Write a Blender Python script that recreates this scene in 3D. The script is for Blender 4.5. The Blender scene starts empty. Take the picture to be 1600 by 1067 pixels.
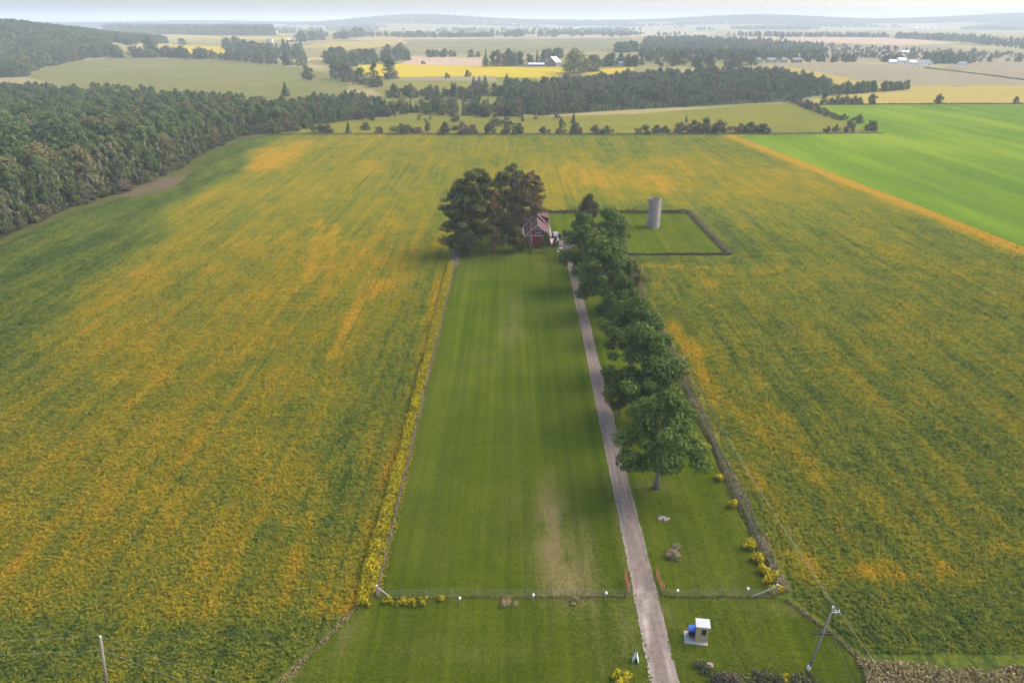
import bpy, bmesh, math, random
import numpy as np
from mathutils import Vector

# ------------------------------------------------------------------ camera, sky, sun
sc = bpy.context.scene
R = math.radians
PITCH, CAMZ, FPX = R(25.05), 60.0, 1066.67
cam_d = bpy.data.cameras.new('camera'); cam = bpy.data.objects.new('camera', cam_d)
sc.collection.objects.link(cam)
cam_d.sensor_width = 36; cam_d.lens = 24; cam_d.clip_start = 0.5; cam_d.clip_end = 40000
cam.location = (0, 0, CAMZ); cam.rotation_euler = (R(90) - PITCH, 0, 0)
sc.camera = cam

SUN_AZ, SUN_EL = R(72), R(44)          # azimuth from +Y towards +X
world = bpy.data.worlds.new('World'); sc.world = world; world.use_nodes = True
wn = world.node_tree; wn.nodes.clear()
sky = wn.nodes.new('ShaderNodeTexSky'); sky.sky_type = 'NISHITA'; sky.sun_disc = False
sky.sun_elevation = SUN_EL; sky.sun_rotation = SUN_AZ
sky.air_density = 1.0; sky.dust_density = 3.3; sky.ozone_density = 1.2
wb = wn.nodes.new('ShaderNodeBackground'); wb.inputs['Strength'].default_value = 0.15
wo = wn.nodes.new('ShaderNodeOutputWorld')
wn.links.new(sky.outputs[0], wb.inputs['Color']); wn.links.new(wb.outputs[0], wo.inputs['Surface'])
sun_d = bpy.data.lights.new('sun', 'SUN'); sun = bpy.data.objects.new('sun', sun_d)
sc.collection.objects.link(sun)
sun_d.energy = 1.0; sun_d.angle = R(45); sun_d.color = (1.0, 0.92, 0.80)
sdir = Vector((math.sin(SUN_AZ) * math.cos(SUN_EL), math.cos(SUN_AZ) * math.cos(SUN_EL), math.sin(SUN_EL)))
sun.rotation_euler = sdir.to_track_quat('Z', 'Y').to_euler(); sun.location = (0, 0, 300)
vs = sc.view_settings
vs.view_transform = 'Standard'; vs.look = 'None'; vs.gamma = 1.0; vs.exposure = 1.3; vs.use_curve_mapping = False
sc.cycles.use_denoising = True
sc.cycles.max_bounces = 6; sc.cycles.diffuse_bounces = 3; sc.cycles.volume_bounces = 1
sc.cycles.transparent_max_bounces = 8

rng = np.random.default_rng(7); rnd = random.Random(11)
COL = sc.collection

# ------------------------------------------------------------------ terrain and pixel -> ground helpers
def S(a, b, t):
    t = np.clip((np.asarray(t, float) - a) / (b - a), 0, 1); return t * t * (3 - 2 * t)
def G(x, y, cx, cy, sx, sy): return np.exp(-(((x - cx) / sx) ** 2 + ((y - cy) / sy) ** 2))
def H(x, y):
    x = np.asarray(x, float); y = np.asarray(y, float)
    h = 19 * S(700, 2700, y) + 30 * S(3200, 9000, y)
    h = h + 46 * G(x, y, -985, 1330, 215, 330)
    h = h + 64 * G(x, y, -720, 5600, 640, 600) + 26 * G(x, y, 300, 6000, 900, 600)
    h = h + 62 * G(x, y, 1800, 5600, 760, 700) + 82 * G(x, y, 4000, 5400, 1200, 800)
    h = h + 12 * S(585, 900, y) * (1 - S(900, 1500, y)) * np.exp(-((x - 260) / 330) ** 2)
    h = h + 22 * G(x, y, -2600, 6200, 900, 500)
    h = h + 5 * G(x, y, 120, 1700, 420, 420) + 4 * G(x, y, 900, 1900, 500, 400)
    return h
def Hs(x, y): return float(H(x, y))
cp, sp_ = math.cos(PITCH), math.sin(PITCH)
def g(px, py):
    u = (px - 800) / FPX; v = (533.5 - py) / FPX
    dx, dy, dz = u, cp + v * sp_, -sp_ + v * cp
    t = np.concatenate([np.linspace(20, 900, 900), np.geomspace(905, 13500, 900)])
    f = CAMZ + dz * t - H(dx * t, dy * t)
    k = np.argmax(f < 0) if (f < 0).any() else len(t) - 1
    a, b = t[max(k - 1, 0)], t[k]
    for _ in range(25):
        m = (a + b) / 2
        if CAMZ + dz * m - Hs(dx * m, dy * m) < 0: b = m
        else: a = m
    return (dx * b, dy * b)
def zc(x, y): return y * cp + (CAMZ - Hs(x, y)) * sp_
def mpp(x, y): return zc(x, y) / FPX          # metres per photo pixel

# ------------------------------------------------------------------ noise (numpy)
def vnoise(x, y, seed=0):
    x = np.asarray(x, float); y = np.asarray(y, float)
    xi = np.floor(x).astype(np.int64); yi = np.floor(y).astype(np.int64)
    fx = x - xi; fy = y - yi; fx = fx * fx * (3 - 2 * fx); fy = fy * fy * (3 - 2 * fy)
    def h(a, b):
        n = (a * 374761393 + b * 668265263 + seed * 974711) & 0x7fffffff
        n = ((n ^ (n >> 13)) * 1274126177) & 0x7fffffff
        return ((n ^ (n >> 16)) & 0xffff) / 65535.0
    return (h(xi, yi) * (1 - fx) + h(xi + 1, yi) * fx) * (1 - fy) + (h(xi, yi + 1) * (1 - fx) + h(xi + 1, yi + 1) * fx) * fy
def fbm(x, y, seed=0, o=4):
    s = 0; a = 0.5; t = 0
    for k in range(o):
        s = s + a * vnoise(x * 2 ** k, y * 2 ** k, seed + k); t += a; a *= 0.5
    return s / t
def pdist(x, y, pts):
    x = np.asarray(x, float); y = np.asarray(y, float); d = np.full(np.broadcast(x, y).shape, 1e9)
    for (ax, ay), (bx, by) in zip(pts[:-1], pts[1:]):
        ex, ey = bx - ax, by - ay; t = np.clip(((x - ax) * ex + (y - ay) * ey) / (ex * ex + ey * ey), 0, 1)
        d = np.minimum(d, np.hypot(x - ax - t * ex, y - ay - t * ey))
    return d
def inpoly(x, y, poly):
    x = np.asarray(x, float); y = np.asarray(y, float); c = np.zeros(x.shape, bool)
    n = len(poly)
    for i in range(n):
        (ax, ay), (bx, by) = poly[i], poly[(i + 1) % n]
        if ay == by: continue
        c ^= ((ay > y) != (by > y)) & (x < (bx - ax) * (y - ay) / (by - ay) + ax)
    return c

# ------------------------------------------------------------------ material helper
class NT:
    def __init__(s, name):
        s.m = bpy.data.materials.new(name); s.m.use_nodes = True; s.t = s.m.node_tree
        s.t.nodes.clear(); s.out = s.t.nodes.new('ShaderNodeOutputMaterial')
    def n(s, typ, **kw):
        o = s.t.nodes.new('ShaderNode' + typ)
        for k, v in kw.items(): setattr(o, k, v)
        return o
    def set(s, sock, v):
        if hasattr(v, 'is_output'): s.t.links.new(v, sock)
        elif isinstance(v, (tuple, list)) and len(v) == 3 and sock.type == 'RGBA': sock.default_value = (*v, 1)
        else: sock.default_value = v
    def math(s, op, a, b=0.0, c=None, clamp=False):
        o = s.n('Math', operation=op, use_clamp=clamp); s.set(o.inputs[0], a); s.set(o.inputs[1], b)
        if c is not None: s.set(o.inputs[2], c)
        return o.outputs[0]
    def pos(s, scale=(1, 1, 1), rotz=0, obj=False):
        if obj: src = s.n('TexCoord').outputs['Object']
        else: src = s.n('NewGeometry').outputs['Position']
        m = s.n('Mapping'); s.set(m.inputs['Vector'], src); m.inputs['Scale'].default_value = scale; m.inputs['Rotation'].default_value = (0, 0, rotz)
        return m.outputs[0]
    def noise(s, vec, scale=1.0, detail=3.0, rough=0.55):
        o = s.n('TexNoise'); s.set(o.inputs['Vector'], vec); o.inputs['Scale'].default_value = scale
        o.inputs['Detail'].default_value = detail; o.inputs['Roughness'].default_value = rough
        return o.outputs[0]
    def ramp(s, fac, stops, interp='LINEAR'):
        o = s.n('ValToRGB'); s.set(o.inputs[0], fac); e = o.color_ramp.elements; o.color_ramp.interpolation = interp
        while len(e) < len(stops): e.new(0.5)
        for el, (p, c) in zip(e, stops): el.position = p; el.color = (*c, 1)
        return o.outputs[0]
    def mix(s, f, a, b, mode='MIX'):
        o = s.n('Mix', data_type='RGBA', blend_type=mode); s.set(o.inputs[0], f); s.set(o.inputs[6], a); s.set(o.inputs[7], b)
        return o.outputs[2]
    def attr(s, name): return s.n('Attribute', attribute_name=name).outputs['Fac']
    def rand(s): return s.n('ObjectInfo').outputs['Random']
    def bump(s, h, strength=0.5, dist=0.1):
        o = s.n('Bump'); s.set(o.inputs['Height'], h); o.inputs['Strength'].default_value = strength; o.inputs['Distance'].default_value = dist
        return o.outputs[0]
    def done(s, color, rough=0.85, spec=0.25, normal=None, metal=0.0):
        b = s.n('BsdfPrincipled'); s.set(b.inputs['Base Color'], color); s.set(b.inputs['Roughness'], rough)
        b.inputs['Specular IOR Level'].default_value = spec; b.inputs['Metallic'].default_value = metal
        if normal is not None: s.set(b.inputs['Normal'], normal)
        s.t.links.new(b.outputs[0], s.out.inputs['Surface']); return s.m
    def leafdone(s, color, trans=0.25):
        d = s.n('BsdfDiffuse'); s.set(d.inputs[0], color); t = s.n('BsdfTranslucent'); s.set(t.inputs[0], color)
        mx = s.n('MixShader'); mx.inputs[0].default_value = trans
        s.t.links.new(d.outputs[0], mx.inputs[1]); s.t.links.new(t.outputs[0], mx.inputs[2]); s.t.links.new(mx.outputs[0], s.out.inputs['Surface'])
        return s.m

def m_plain(name, c, rough=0.8, var=0.12, scale=3.0, metal=0.0, spec=0.3):
    k = NT(name); n = k.noise(k.pos(obj=True), scale, 4)
    col = k.mix(n, tuple(v * (1 - var) for v in c), tuple(v * (1 + var) for v in c))
    return k.done(col, rough, spec, None, metal)
def m_leaf(name, dark, light, alt=None, alt_at=0.8, trans=0.25, spread=1.0):
    """foliage: tint per clump, a little per tree, a share of the trees in another tint"""
    k = NT(name); t = k.attr('tint'); r = k.rand()
    c = k.mix(t, dark, light)
    c = k.mix(1.0, c, k.ramp(r, [(0.0, tuple(1 - spread * q for q in (0.28, 0.28, 0.22))), (0.5, (1.0, 1.0, 1.0)), (1.0, tuple(1 + spread * q for q in (0.28, 0.24, 0.05)))]), 'MULTIPLY')
    if alt is not None:
        r2 = k.math('FRACT', k.math('MULTIPLY', r, 7.31))
        c = k.mix(k.math('MULTIPLY', k.math('SUBTRACT', r2, alt_at, clamp=True), 0.8 / (1 - alt_at), clamp=True), c, alt)
    return k.leafdone(c, trans)
def m_field(name, a, b, c=None, sx=0.02, sy=0.004, fine=0.25, rot=0.0):
    a, b = (tuple(q * 0.88 for q in t) for t in (a, b)); c = tuple(q * 0.88 for q in c) if c else None  # kept bright: sunlight on the far fields is partly put into crop colour
    k = NT(name); n1 = k.noise(k.pos((sx, sy, 1), rot), 1.0, 4); n2 = k.noise(k.pos(), fine, 4, 0.6); n3 = k.noise(k.pos(), 0.008, 3)
    f = k.math('ADD', k.math('MULTIPLY', n1, 0.9), k.math('MULTIPLY', n2, 0.6)); f = k.math('SUBTRACT', f, 0.25, clamp=True)
    col = k.mix(f, a, b)
    if c is not None: col = k.mix(k.math('MULTIPLY', k.math('SUBTRACT', n3, 0.5, clamp=True), 4.0, clamp=True), col, c)
    return k.done(col, 0.95, 0.0)

# ------------------------------------------------------------------ object helpers
def link(o, parent=None):
    COL.objects.link(o)
    if parent is not None: o.parent = parent
    return o
def tag(o, label=None, cat=None, group=None, kind=None):
    if label: o['label'] = label
    if cat: o['category'] = cat
    if group: o['group'] = group
    if kind: o['kind'] = kind
    return o
def empty(name, loc, rz=0.0):
    o = bpy.data.objects.new(name, None); o.location = loc; o.rotation_euler = (0, 0, rz); o.empty_display_size = 0.5
    return link(o)
def npmesh(name, v, faces_n, idx, mat, smooth=False):
    """v (N,3), faces of constant size faces_n, idx flat"""
    me = bpy.data.meshes.new(name); v = np.asarray(v, np.float32); idx = np.asarray(idx, np.int32)
    nf = len(idx) // faces_n
    me.vertices.add(len(v)); me.vertices.foreach_set('co', v.ravel())
    me.loops.add(len(idx)); me.loops.foreach_set('vertex_index', idx)
    me.polygons.add(nf); me.polygons.foreach_set('loop_start', np.arange(0, len(idx), faces_n, dtype=np.int32))
    if smooth: me.polygons.foreach_set('use_smooth', np.ones(nf, bool))
    me.update(calc_edges=True); me.materials.append(mat)
    return me
def pymesh(name, v, f, mat, smooth=False):
    me = bpy.data.meshes.new(name); me.from_pydata([tuple(p) for p in v], [], f); me.materials.append(mat)
    if smooth:
        for p in me.polygons: p.use_smooth = True
    me.update(); return me
def mobj(name, me, parent=None, loc=(0, 0, 0), rz=0.0):
    o = bpy.data.objects.new(name, me); o.location = loc; o.rotation_euler = (0, 0, rz); return link(o, parent)
def setattr_f(me, name, val):
    a = me.attributes.new(name, 'FLOAT', 'POINT'); a.data.foreach_set('value', np.asarray(val, np.float32))
class MB:
    """collects boxes, prisms and tubes for one mesh"""
    def __init__(s): s.v = []; s.f = []
    def add(s, v, f): o = len(s.v); s.v += [tuple(p) for p in v]; s.f += [tuple(i + o for i in q) for q in f]; return s
    def box(s, x0, x1, y0, y1, z0, z1):
        v = [(x0, y0, z0), (x1, y0, z0), (x1, y1, z0), (x0, y1, z0), (x0, y0, z1), (x1, y0, z1), (x1, y1, z1), (x0, y1, z1)]
        return s.add(v, [(0, 3, 2, 1), (4, 5, 6, 7), (0, 1, 5, 4), (1, 2, 6, 5), (2, 3, 7, 6), (3, 0, 4, 7)])
    def prism_y(s, prof, y0, y1):
        n = len(prof); v = [(x, y0, z) for x, z in prof] + [(x, y1, z) for x, z in prof]
        f = [tuple(range(n)), tuple(range(2 * n - 1, n - 1, -1))] + [(i, i + n, (i + 1) % n + n, (i + 1) % n) for i in range(n)]
        return s.add(v, f)
    def prism_x(s, prof, x0, x1):
        n = len(prof); v = [(x0, y, z) for y, z in prof] + [(x1, y, z) for y, z in prof]
        f = [tuple(range(n - 1, -1, -1)), tuple(range(n, 2 * n))] + [(i, (i + 1) % n, (i + 1) % n + n, i + n) for i in range(n)]
        return s.add(v, f)
    def tube(s, pts, radii, n=7, cap=True):
        pts = [Vector(p) for p in pts]; v = []; 
        for i, p in enumerate(pts):
            d = (pts[min(i + 1, len(pts) - 1)] - pts[max(i - 1, 0)]).normalized()
            a = d.orthogonal().normalized() if abs(d.z) < 0.95 else (Vector((1, 0, 0)) - d * d.x).normalized()
            b = d.cross(a)
            for k in range(n):
                t = 2 * math.pi * k / n; v.append(p + (a * math.cos(t) + b * math.sin(t)) * radii[i])
        f = []
        for i in range(len(pts) - 1):
            for k in range(n):
                f.append((i * n + k, i * n + (k + 1) % n, (i + 1) * n + (k + 1) % n, (i + 1) * n + k))
        if cap: f += [tuple(range(n - 1, -1, -1)), tuple(range((len(pts) - 1) * n, len(pts) * n))]
        return s.add(v, f)
    def mesh(s, name, mat, smooth=False): return pymesh(name, s.v, s.f, mat, smooth)
    def obj(s, name, mat, parent=None, loc=(0, 0, 0), rz=0.0, smooth=False): return mobj(name, s.mesh(name, mat, smooth), parent, loc, rz)

# grid lines shared by the terrain and every field sheet
def lines(dense_lo, dense_hi, step, lo, hi, grow=1.13):
    a = list(np.arange(dense_lo, dense_hi + 1e-6, step)); s = step; t = dense_hi
    while t < hi: s *= grow; t += s; a.append(t)
    s = step; t = dense_lo
    while t > lo: s *= grow; t -= s; a.insert(0, t)
    return a
XL = lines(-1500, 1500, 25, -11500, 11500); YL = lines(-50, 3200, 25, -500, 12800)
def sheet(name, poly, mat, z, extra=0, attrs=None, kind='structure'):
    """flat polygon cut along the terrain's grid lines (or every `extra` metres) and laid on the terrain"""
    bm = bmesh.new(); bm.faces.new([bm.verts.new((x, y, 0)) for x, y in poly])
    xs = [p[0] for p in poly]; ys = [p[1] for p in poly]
    if extra: lx = np.arange(min(xs) + extra, max(xs), extra); ly = np.arange(min(ys) + extra, max(ys), extra)
    else: lx = [a for a in XL if min(xs) < a < max(xs)]; ly = [a for a in YL if min(ys) < a < max(ys)]
    if extra or max(ys) > 520:
        for a in lx: bmesh.ops.bisect_plane(bm, geom=bm.verts[:] + bm.edges[:] + bm.faces[:], plane_co=(float(a), 0, 0), plane_no=(1, 0, 0), dist=1e-4)
        for a in ly: bmesh.ops.bisect_plane(bm, geom=bm.verts[:] + bm.edges[:] + bm.faces[:], plane_co=(0, float(a), 0), plane_no=(0, 1, 0), dist=1e-4)
    for v in bm.verts: v.co.z = Hs(v.co.x, v.co.y) + z
    bm.normal_update()
    for f in bm.faces:
        if f.normal.z < 0: f.normal_flip()
    me = bpy.data.meshes.new(name); bm.to_mesh(me); bm.free(); me.materials.append(mat)
    if attrs:
        co = np.empty(len(me.vertices) * 3, np.float32); me.vertices.foreach_get('co', co); co = co.reshape(-1, 3)
        for k, fn in attrs.items(): setattr_f(me, k, fn(co[:, 0], co[:, 1]))
    o = mobj(name, me)
    return tag(o, kind=kind)

# ------------------------------------------------------------------ ground sheet to the horizon
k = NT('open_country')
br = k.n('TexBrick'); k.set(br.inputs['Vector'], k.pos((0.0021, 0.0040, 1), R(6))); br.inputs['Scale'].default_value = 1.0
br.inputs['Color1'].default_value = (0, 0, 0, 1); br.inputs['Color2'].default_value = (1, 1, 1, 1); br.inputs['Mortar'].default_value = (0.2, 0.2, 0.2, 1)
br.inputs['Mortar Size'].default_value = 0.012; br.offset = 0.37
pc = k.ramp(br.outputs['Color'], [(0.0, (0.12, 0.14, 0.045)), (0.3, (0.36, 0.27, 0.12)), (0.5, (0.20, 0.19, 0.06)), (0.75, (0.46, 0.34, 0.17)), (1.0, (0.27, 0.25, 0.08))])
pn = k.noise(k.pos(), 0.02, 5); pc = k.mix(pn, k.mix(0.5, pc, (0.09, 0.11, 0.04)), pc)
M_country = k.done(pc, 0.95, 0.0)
gx, gy = np.meshgrid(XL, YL); gz = H(gx, gy) - 0.02
nv = gx.size; nx = len(XL); ii = np.arange(nv).reshape(gx.shape)
qi = np.stack([ii[:-1, :-1], ii[:-1, 1:], ii[1:, 1:], ii[1:, :-1]], -1).reshape(-1)
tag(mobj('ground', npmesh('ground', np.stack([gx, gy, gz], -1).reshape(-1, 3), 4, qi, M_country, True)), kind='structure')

# ------------------------------------------------------------------ property geometry (metres)
LX, RX, FY, BY = -15.6, 30.3, 59.0, 233.0            # lawn strip between the two hedges, front fence, back fence
EX, EY = 61.0, 187.0                                   # silo enclosure: right side and near side
FRONT = [(-17.4, 57.6), (-20.5, 51.5), (-23.5, 47.2), (-30, 42), (35, 42), (35.0, 48.5), (36.0, 50.6), (34.4, 54.2), (31.6, 58.2), (RX, FY), (LX, FY)]
LAWN = [(LX, FY), (RX, FY), (RX, EY), (EX, EY), (EX, BY), (LX, BY)]
EDGE = [g(*p) for p in [(-420, 560), (-200, 455), (-60, 398), (0, 374), (60, 345), (120, 322), (200, 297), (260, 272), (300, 250), (340, 229), (372, 214), (392, 208)]]
VERGE = EDGE + [g(*p) for p in [(440, 209), (395, 214), (375, 219), (345, 233), (310, 257), (283, 285), (250, 303), (190, 309), (120, 331), (60, 355), (0, 385), (-60, 407), (-200, 465), (-420, 573)]]
GREENB = [g(*p) for p in [(1150, 213), (1230, 243), (1300, 270), (1400, 308), (1500, 347), (1600, 386), (1800, 462)]]
GREEN = GREENB + [(420, 150), (700, 300), (900, 620)] + [g(*p) for p in [(1700, 164), (1600, 164), (1450, 164), (1300, 165), (1262, 166), (1318, 190), (1335, 199), (1380, 208)]]

# ------------------------------------------------------------------ soybean field
def ripe(x, y):
    left = x < (LX + RX) / 2
    st = vnoise(x / 2.6, y / 55, 3) * 0.6 + vnoise(x / 1.3, y / 30, 4) * 0.4
    bl = fbm(x / 16, y / 22, 9); fb = fbm(x / 5, y / 7, 14, 3); hz = vnoise(x / 18, y / 2.2, 21)
    d = pdist(x, y, EDGE)
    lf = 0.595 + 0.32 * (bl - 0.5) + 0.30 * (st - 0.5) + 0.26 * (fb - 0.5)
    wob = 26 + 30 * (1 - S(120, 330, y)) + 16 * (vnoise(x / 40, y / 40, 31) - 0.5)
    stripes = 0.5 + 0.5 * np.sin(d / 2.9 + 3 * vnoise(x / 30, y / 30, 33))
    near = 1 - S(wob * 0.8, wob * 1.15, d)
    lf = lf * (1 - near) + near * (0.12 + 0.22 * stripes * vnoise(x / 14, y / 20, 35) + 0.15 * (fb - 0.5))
    # orange streaks beside the hedge and at the far left corner of the field
    for (ax, ay), (bx, by), w, a in STREAK:
        lf = lf + a * np.exp(-(pdist(x, y, [(ax, ay), (bx, by)]) / w) ** 2) * (0.4 + 0.9 * vnoise(x / 4, y / 14, 41))
    lf = lf - 0.10 * S(190, 270, y) * S(-90, -30, x)
    hl = 1 - S(52.5, 58, y + 4 * (vnoise(x / 22, y / 6, 51) - 0.5))
    lf = lf * (1 - hl) + hl * (0.17 + 0.42 * hz * bl)
    mid = np.exp(-((x + 24) / 9) ** 2) * S(60, 75, y) * (1 - S(150, 190, y)); lf = lf - 0.16 * mid * (bl > 0.35)
    rt = 0.415 + 0.20 * (bl - 0.5) + 0.26 * (st - 0.5) + 0.26 * (fb - 0.5)
    rt = rt + 0.30 * np.exp(-(((x - 45) / 95) ** 2 + ((y - 292) / 42) ** 2)) * (0.5 + bl)
    gb = pdist(x, y, GREENB); rt = np.where(gb < 14, rt + 0.75 * np.exp(-((gb - 2) / 4.6) ** 2), rt)
    hs = np.exp(-((x - RX - 6.0) / 2.6) ** 2) * (1 - S(150, 175, y)); rt = rt + 0.50 * hs * S(0.35, 0.6, vnoise(x / 3, y / 9, 61)) 
    for bx, by, sx, sy, a in RBLOB: rt = rt + a * G(x, y, bx, by, sx, sy) * (1.7 * vnoise(x / 2.2, y / 1.5, 71) - 0.15)
    hr = 1 - S(56, 66, y - 0.02 * (x - 60) + 5 * (vnoise(x / 20, y / 6, 53) - 0.5)); rt = rt * (1 - hr) + hr * (0.20 + 0.34 * hz * bl)
    # headland round the enclosure
    en = np.maximum(np.maximum(30 - x, x - EX), np.maximum(EY - y, y - BY)); en = np.where(en > 0, np.hypot(np.clip(np.maximum(30 - x, x - EX), 0, None), np.clip(np.maximum(EY - y, y - BY), 0, None)), 0)
    e1 = np.exp(-((en - 7) / 6.5) ** 2); rt = rt - 0.16 * e1 * (x > 20)
    rt = rt + 0.22 * np.exp(-((en - 16) / 1.6) ** 2) * (x > 55) * vnoise(x / 6, y / 6, 81) - 0.12 * np.exp(-((en - 19) / 1.2) ** 2) * (x > 50)
    w = S(-8, 12, x) * S(233, 260, y) + (x > (LX + RX) / 2) * (1 - S(233, 260, y))
    r = lf * (1 - w) + rt * w
    r = r - 0.16 * S(408, 416, y)
    return np.clip(r, 0, 1)
STREAK = [(g(640, 660), g(612, 745), 1.0, 0.5), (g(590, 880), g(548, 960), 1.1, 0.5), (g(560, 470), g(520, 560), 1.0, 0.45), (g(430, 232), g(395, 262), 5.0, 0.45),
          (g(480, 222), g(420, 262), 6.0, 0.35), (g(500, 345), g(480, 440), 0.9, 0.45), (g(525, 350), g(505, 470), 0.8, 0.4), (g(600, 440), g(580, 465), 1.5, 0.5), (g(690, 440), g(665, 560), 0.8, 0.4)]
RBLOB = [(*g(1440, 895), 7, 1.6, 0.55), (*g(1370, 900), 4, 1.2, 0.45), (*g(1430, 950), 5, 1.0, 0.4), (*g(1110, 440), 1.6, 5, 0.5), (*g(1190, 600), 1.5, 14, 0.35), (*g(1250, 700), 1.6, 16, 0.3),
         (*g(1040, 415), 9, 2.0, 0.45), (*g(1110, 418), 6, 1.6, 0.4), (*g(1590, 860), 6, 1.4, 0.4), (*g(1380, 790), 2, 6, 0.3), (*g(1200, 270), 20, 12, 0.15)]
k = NT('soybean_canopy')
p1 = k.noise(k.pos(), 1.5, 4, 0.65); p2 = k.noise(k.pos((0.55, 0.022, 1)), 1.0, 3); p3 = k.noise(k.pos((1.3, 0.012, 1)), 1.0, 2); p4 = k.noise(k.pos(), 0.35, 3, 0.6)
v = k.math('ADD', k.attr('ripe'), k.math('MULTIPLY', k.math('SUBTRACT', p1, 0.5), 0.62))
v = k.math('ADD', v, k.math('MULTIPLY', k.math('SUBTRACT', p2, 0.5), 0.55)); v = k.math('ADD', v, k.math('MULTIPLY', k.math('SUBTRACT', p3, 0.5), 0.34))
p5 = k.noise(k.pos(), 0.75, 2, 0.5); p6 = k.noise(k.pos((1.0, 0.12, 1)), 0.6, 3, 0.6); p7 = k.noise(k.pos((0.12, 1.0, 1)), 0.55, 3, 0.6)
v = k.math('ADD', v, k.math('MULTIPLY', k.math('SUBTRACT', p4, 0.5), 0.45)); v = k.math('ADD', v, k.math('MULTIPLY', k.math('SUBTRACT', p5, 0.5), 0.42))
v = k.math('ADD', v, k.math('MULTIPLY', k.math('SUBTRACT', p6, 0.5), 0.40)); v = k.math('ADD', v, k.math('MULTIPLY', k.math('SUBTRACT', p7, 0.5), 0.16))
p8 = k.noise(k.pos((1.0, 0.45, 1)), 0.2, 2, 0.5); v = k.math('ADD', v, k.math('MULTIPLY', k.math('SUBTRACT', p8, 0.5), 0.42))
sx_ = k.n('SeparateXYZ'); k.set(sx_.inputs[0], k.pos()); tl_ = k.math('ABSOLUTE', k.math('SUBTRACT', k.math('FRACT', k.math('DIVIDE', k.math('ADD', sx_.outputs[0], k.math('MULTIPLY', p4, 0.5)), 13.7)), 0.5)); tl_ = k.math('MULTIPLY', k.math('LESS_THAN', tl_, 0.018), k.math('MULTIPLY', k.math('SUBTRACT', k.noise(k.pos((0.07, 0.012, 1)), 1.0, 2), 0.46, clamp=True), 1.5)); v = k.math('SUBTRACT', v, tl_)
col = k.ramp(v, [(0.0, (0.040, 0.062, 0.012)), (0.22, (0.074, 0.100, 0.015)), (0.42, (0.125, 0.132, 0.014)), (0.62, (0.185, 0.155, 0.011)), (0.82, (0.265, 0.175, 0.010)), (1.0, (0.34, 0.19, 0.014))])
M_soy = k.done(col, 0.95, 0.0, k.bump(k.math('ADD', p1, k.math('MULTIPLY', p4, 0.8)), 0.9, 0.5))
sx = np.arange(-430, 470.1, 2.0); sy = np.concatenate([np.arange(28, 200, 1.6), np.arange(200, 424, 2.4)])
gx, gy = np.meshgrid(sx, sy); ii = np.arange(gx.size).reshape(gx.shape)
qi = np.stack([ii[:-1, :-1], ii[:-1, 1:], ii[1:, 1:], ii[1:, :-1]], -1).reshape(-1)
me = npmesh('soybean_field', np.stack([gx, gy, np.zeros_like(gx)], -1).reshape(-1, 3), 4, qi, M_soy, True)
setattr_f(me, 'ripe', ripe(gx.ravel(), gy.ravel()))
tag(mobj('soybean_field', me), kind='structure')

# ------------------------------------------------------------------ lawns, drive, verges
DRYB = [(*g(868, 850), 2.3, 8, 0.85), (*g(858, 795), 1.3, 8, 0.7), (*g(890, 890), 2.0, 5, 0.7), (*g(800, 515), 2.2, 7, 0.45), (*g(803, 480), 0.8, 8, 0.35), (*g(795, 780), 1.6, 10, 0.12),
        (*g(1028, 762), 2.6, 1.2, 0.5), (*g(980, 980), 1.0, 4, 0.35), (*g(800, 400), 9, 2, 0.35), (*g(975, 840), 0.5, 14, 0.35), (*g(912, 850), 0.4, 16, 0.35), (*g(925, 880), 0.4, 10, 0.3),
        (*g(1040, 955), 0.7, 1.6, 0.9), (*g(740, 1020), 8, 1.5, 0.25), (*g(540, 990), 1.2, 4, 0.4), (*g(1240, 950), 4, 1.0, 0.5), (*g(450, 1050), 2.0, 1.2, 0.7)]
def dry(x, y):
    r = 0.30 * (fbm(x / 6, y / 10, 91) - 0.42) + 0.5 * np.clip(fbm(x / 0.9, y / 5, 95, 2) - 0.68, 0, 1)
    n = 0.5 * fbm(x / 1.2, y / 2.5, 92) + 0.5 * np.clip(fbm(x / 0.8, y / 3.5, 96, 2) * 2.4 - 0.7, 0, 1)
    for bx, by, a, b, s in DRYB: r = r + s * G(x, y, bx, by, a, b) * np.clip(n * 2.2 - 0.2, 0, 1.3)
    return np.clip(r, 0, 1)
k = NT('mown_grass')
a1 = k.noise(k.pos((0.9, 0.012, 1)), 1.0, 3, 0.6); a2 = k.noise(k.pos(), 1.7, 5, 0.72); a3 = k.noise(k.pos(), 0.12, 3); a4 = k.noise(k.pos((0.05, 0.8, 1)), 1.0, 3)
a5 = k.noise(k.pos((0.28, 0.008, 1)), 1.0, 2); f = k.math('ADD', k.math('MULTIPLY', a1, 0.65), k.math('MULTIPLY', a2, 0.55)); f = k.math('ADD', f, k.math('MULTIPLY', a3, 0.4)); f = k.math('ADD', f, k.math('MULTIPLY', k.math('SUBTRACT', a5, 0.5), 0.5)); f = k.math('ADD', f, k.math('MULTIPLY', a4, 0.16))
f = k.math('SUBTRACT', f, 0.46, clamp=True)
col = k.ramp(f, [(0.0, (0.030, 0.050, 0.002)), (0.40, (0.060, 0.087, 0.003)), (0.7, (0.102, 0.120, 0.006)), (1.0, (0.175, 0.16, 0.022))])
dn = k.math('MULTIPLY', k.attr('dry'), k.math('ADD', k.math('MULTIPLY', a2, 1.2), k.math('MULTIPLY', a1, 0.6)), clamp=True)
col = k.mix(dn, col, (0.20, 0.155, 0.062))
M_lawn = k.done(col, 0.95, 0.0, k.bump(a2, 0.5, 0.12))
sheet('lawn', LAWN, M_lawn, 0.012, 1.5, {'dry': dry})
sheet('front_lawn', FRONT, M_lawn, 0.008, 1.5, {'dry': dry})

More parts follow.
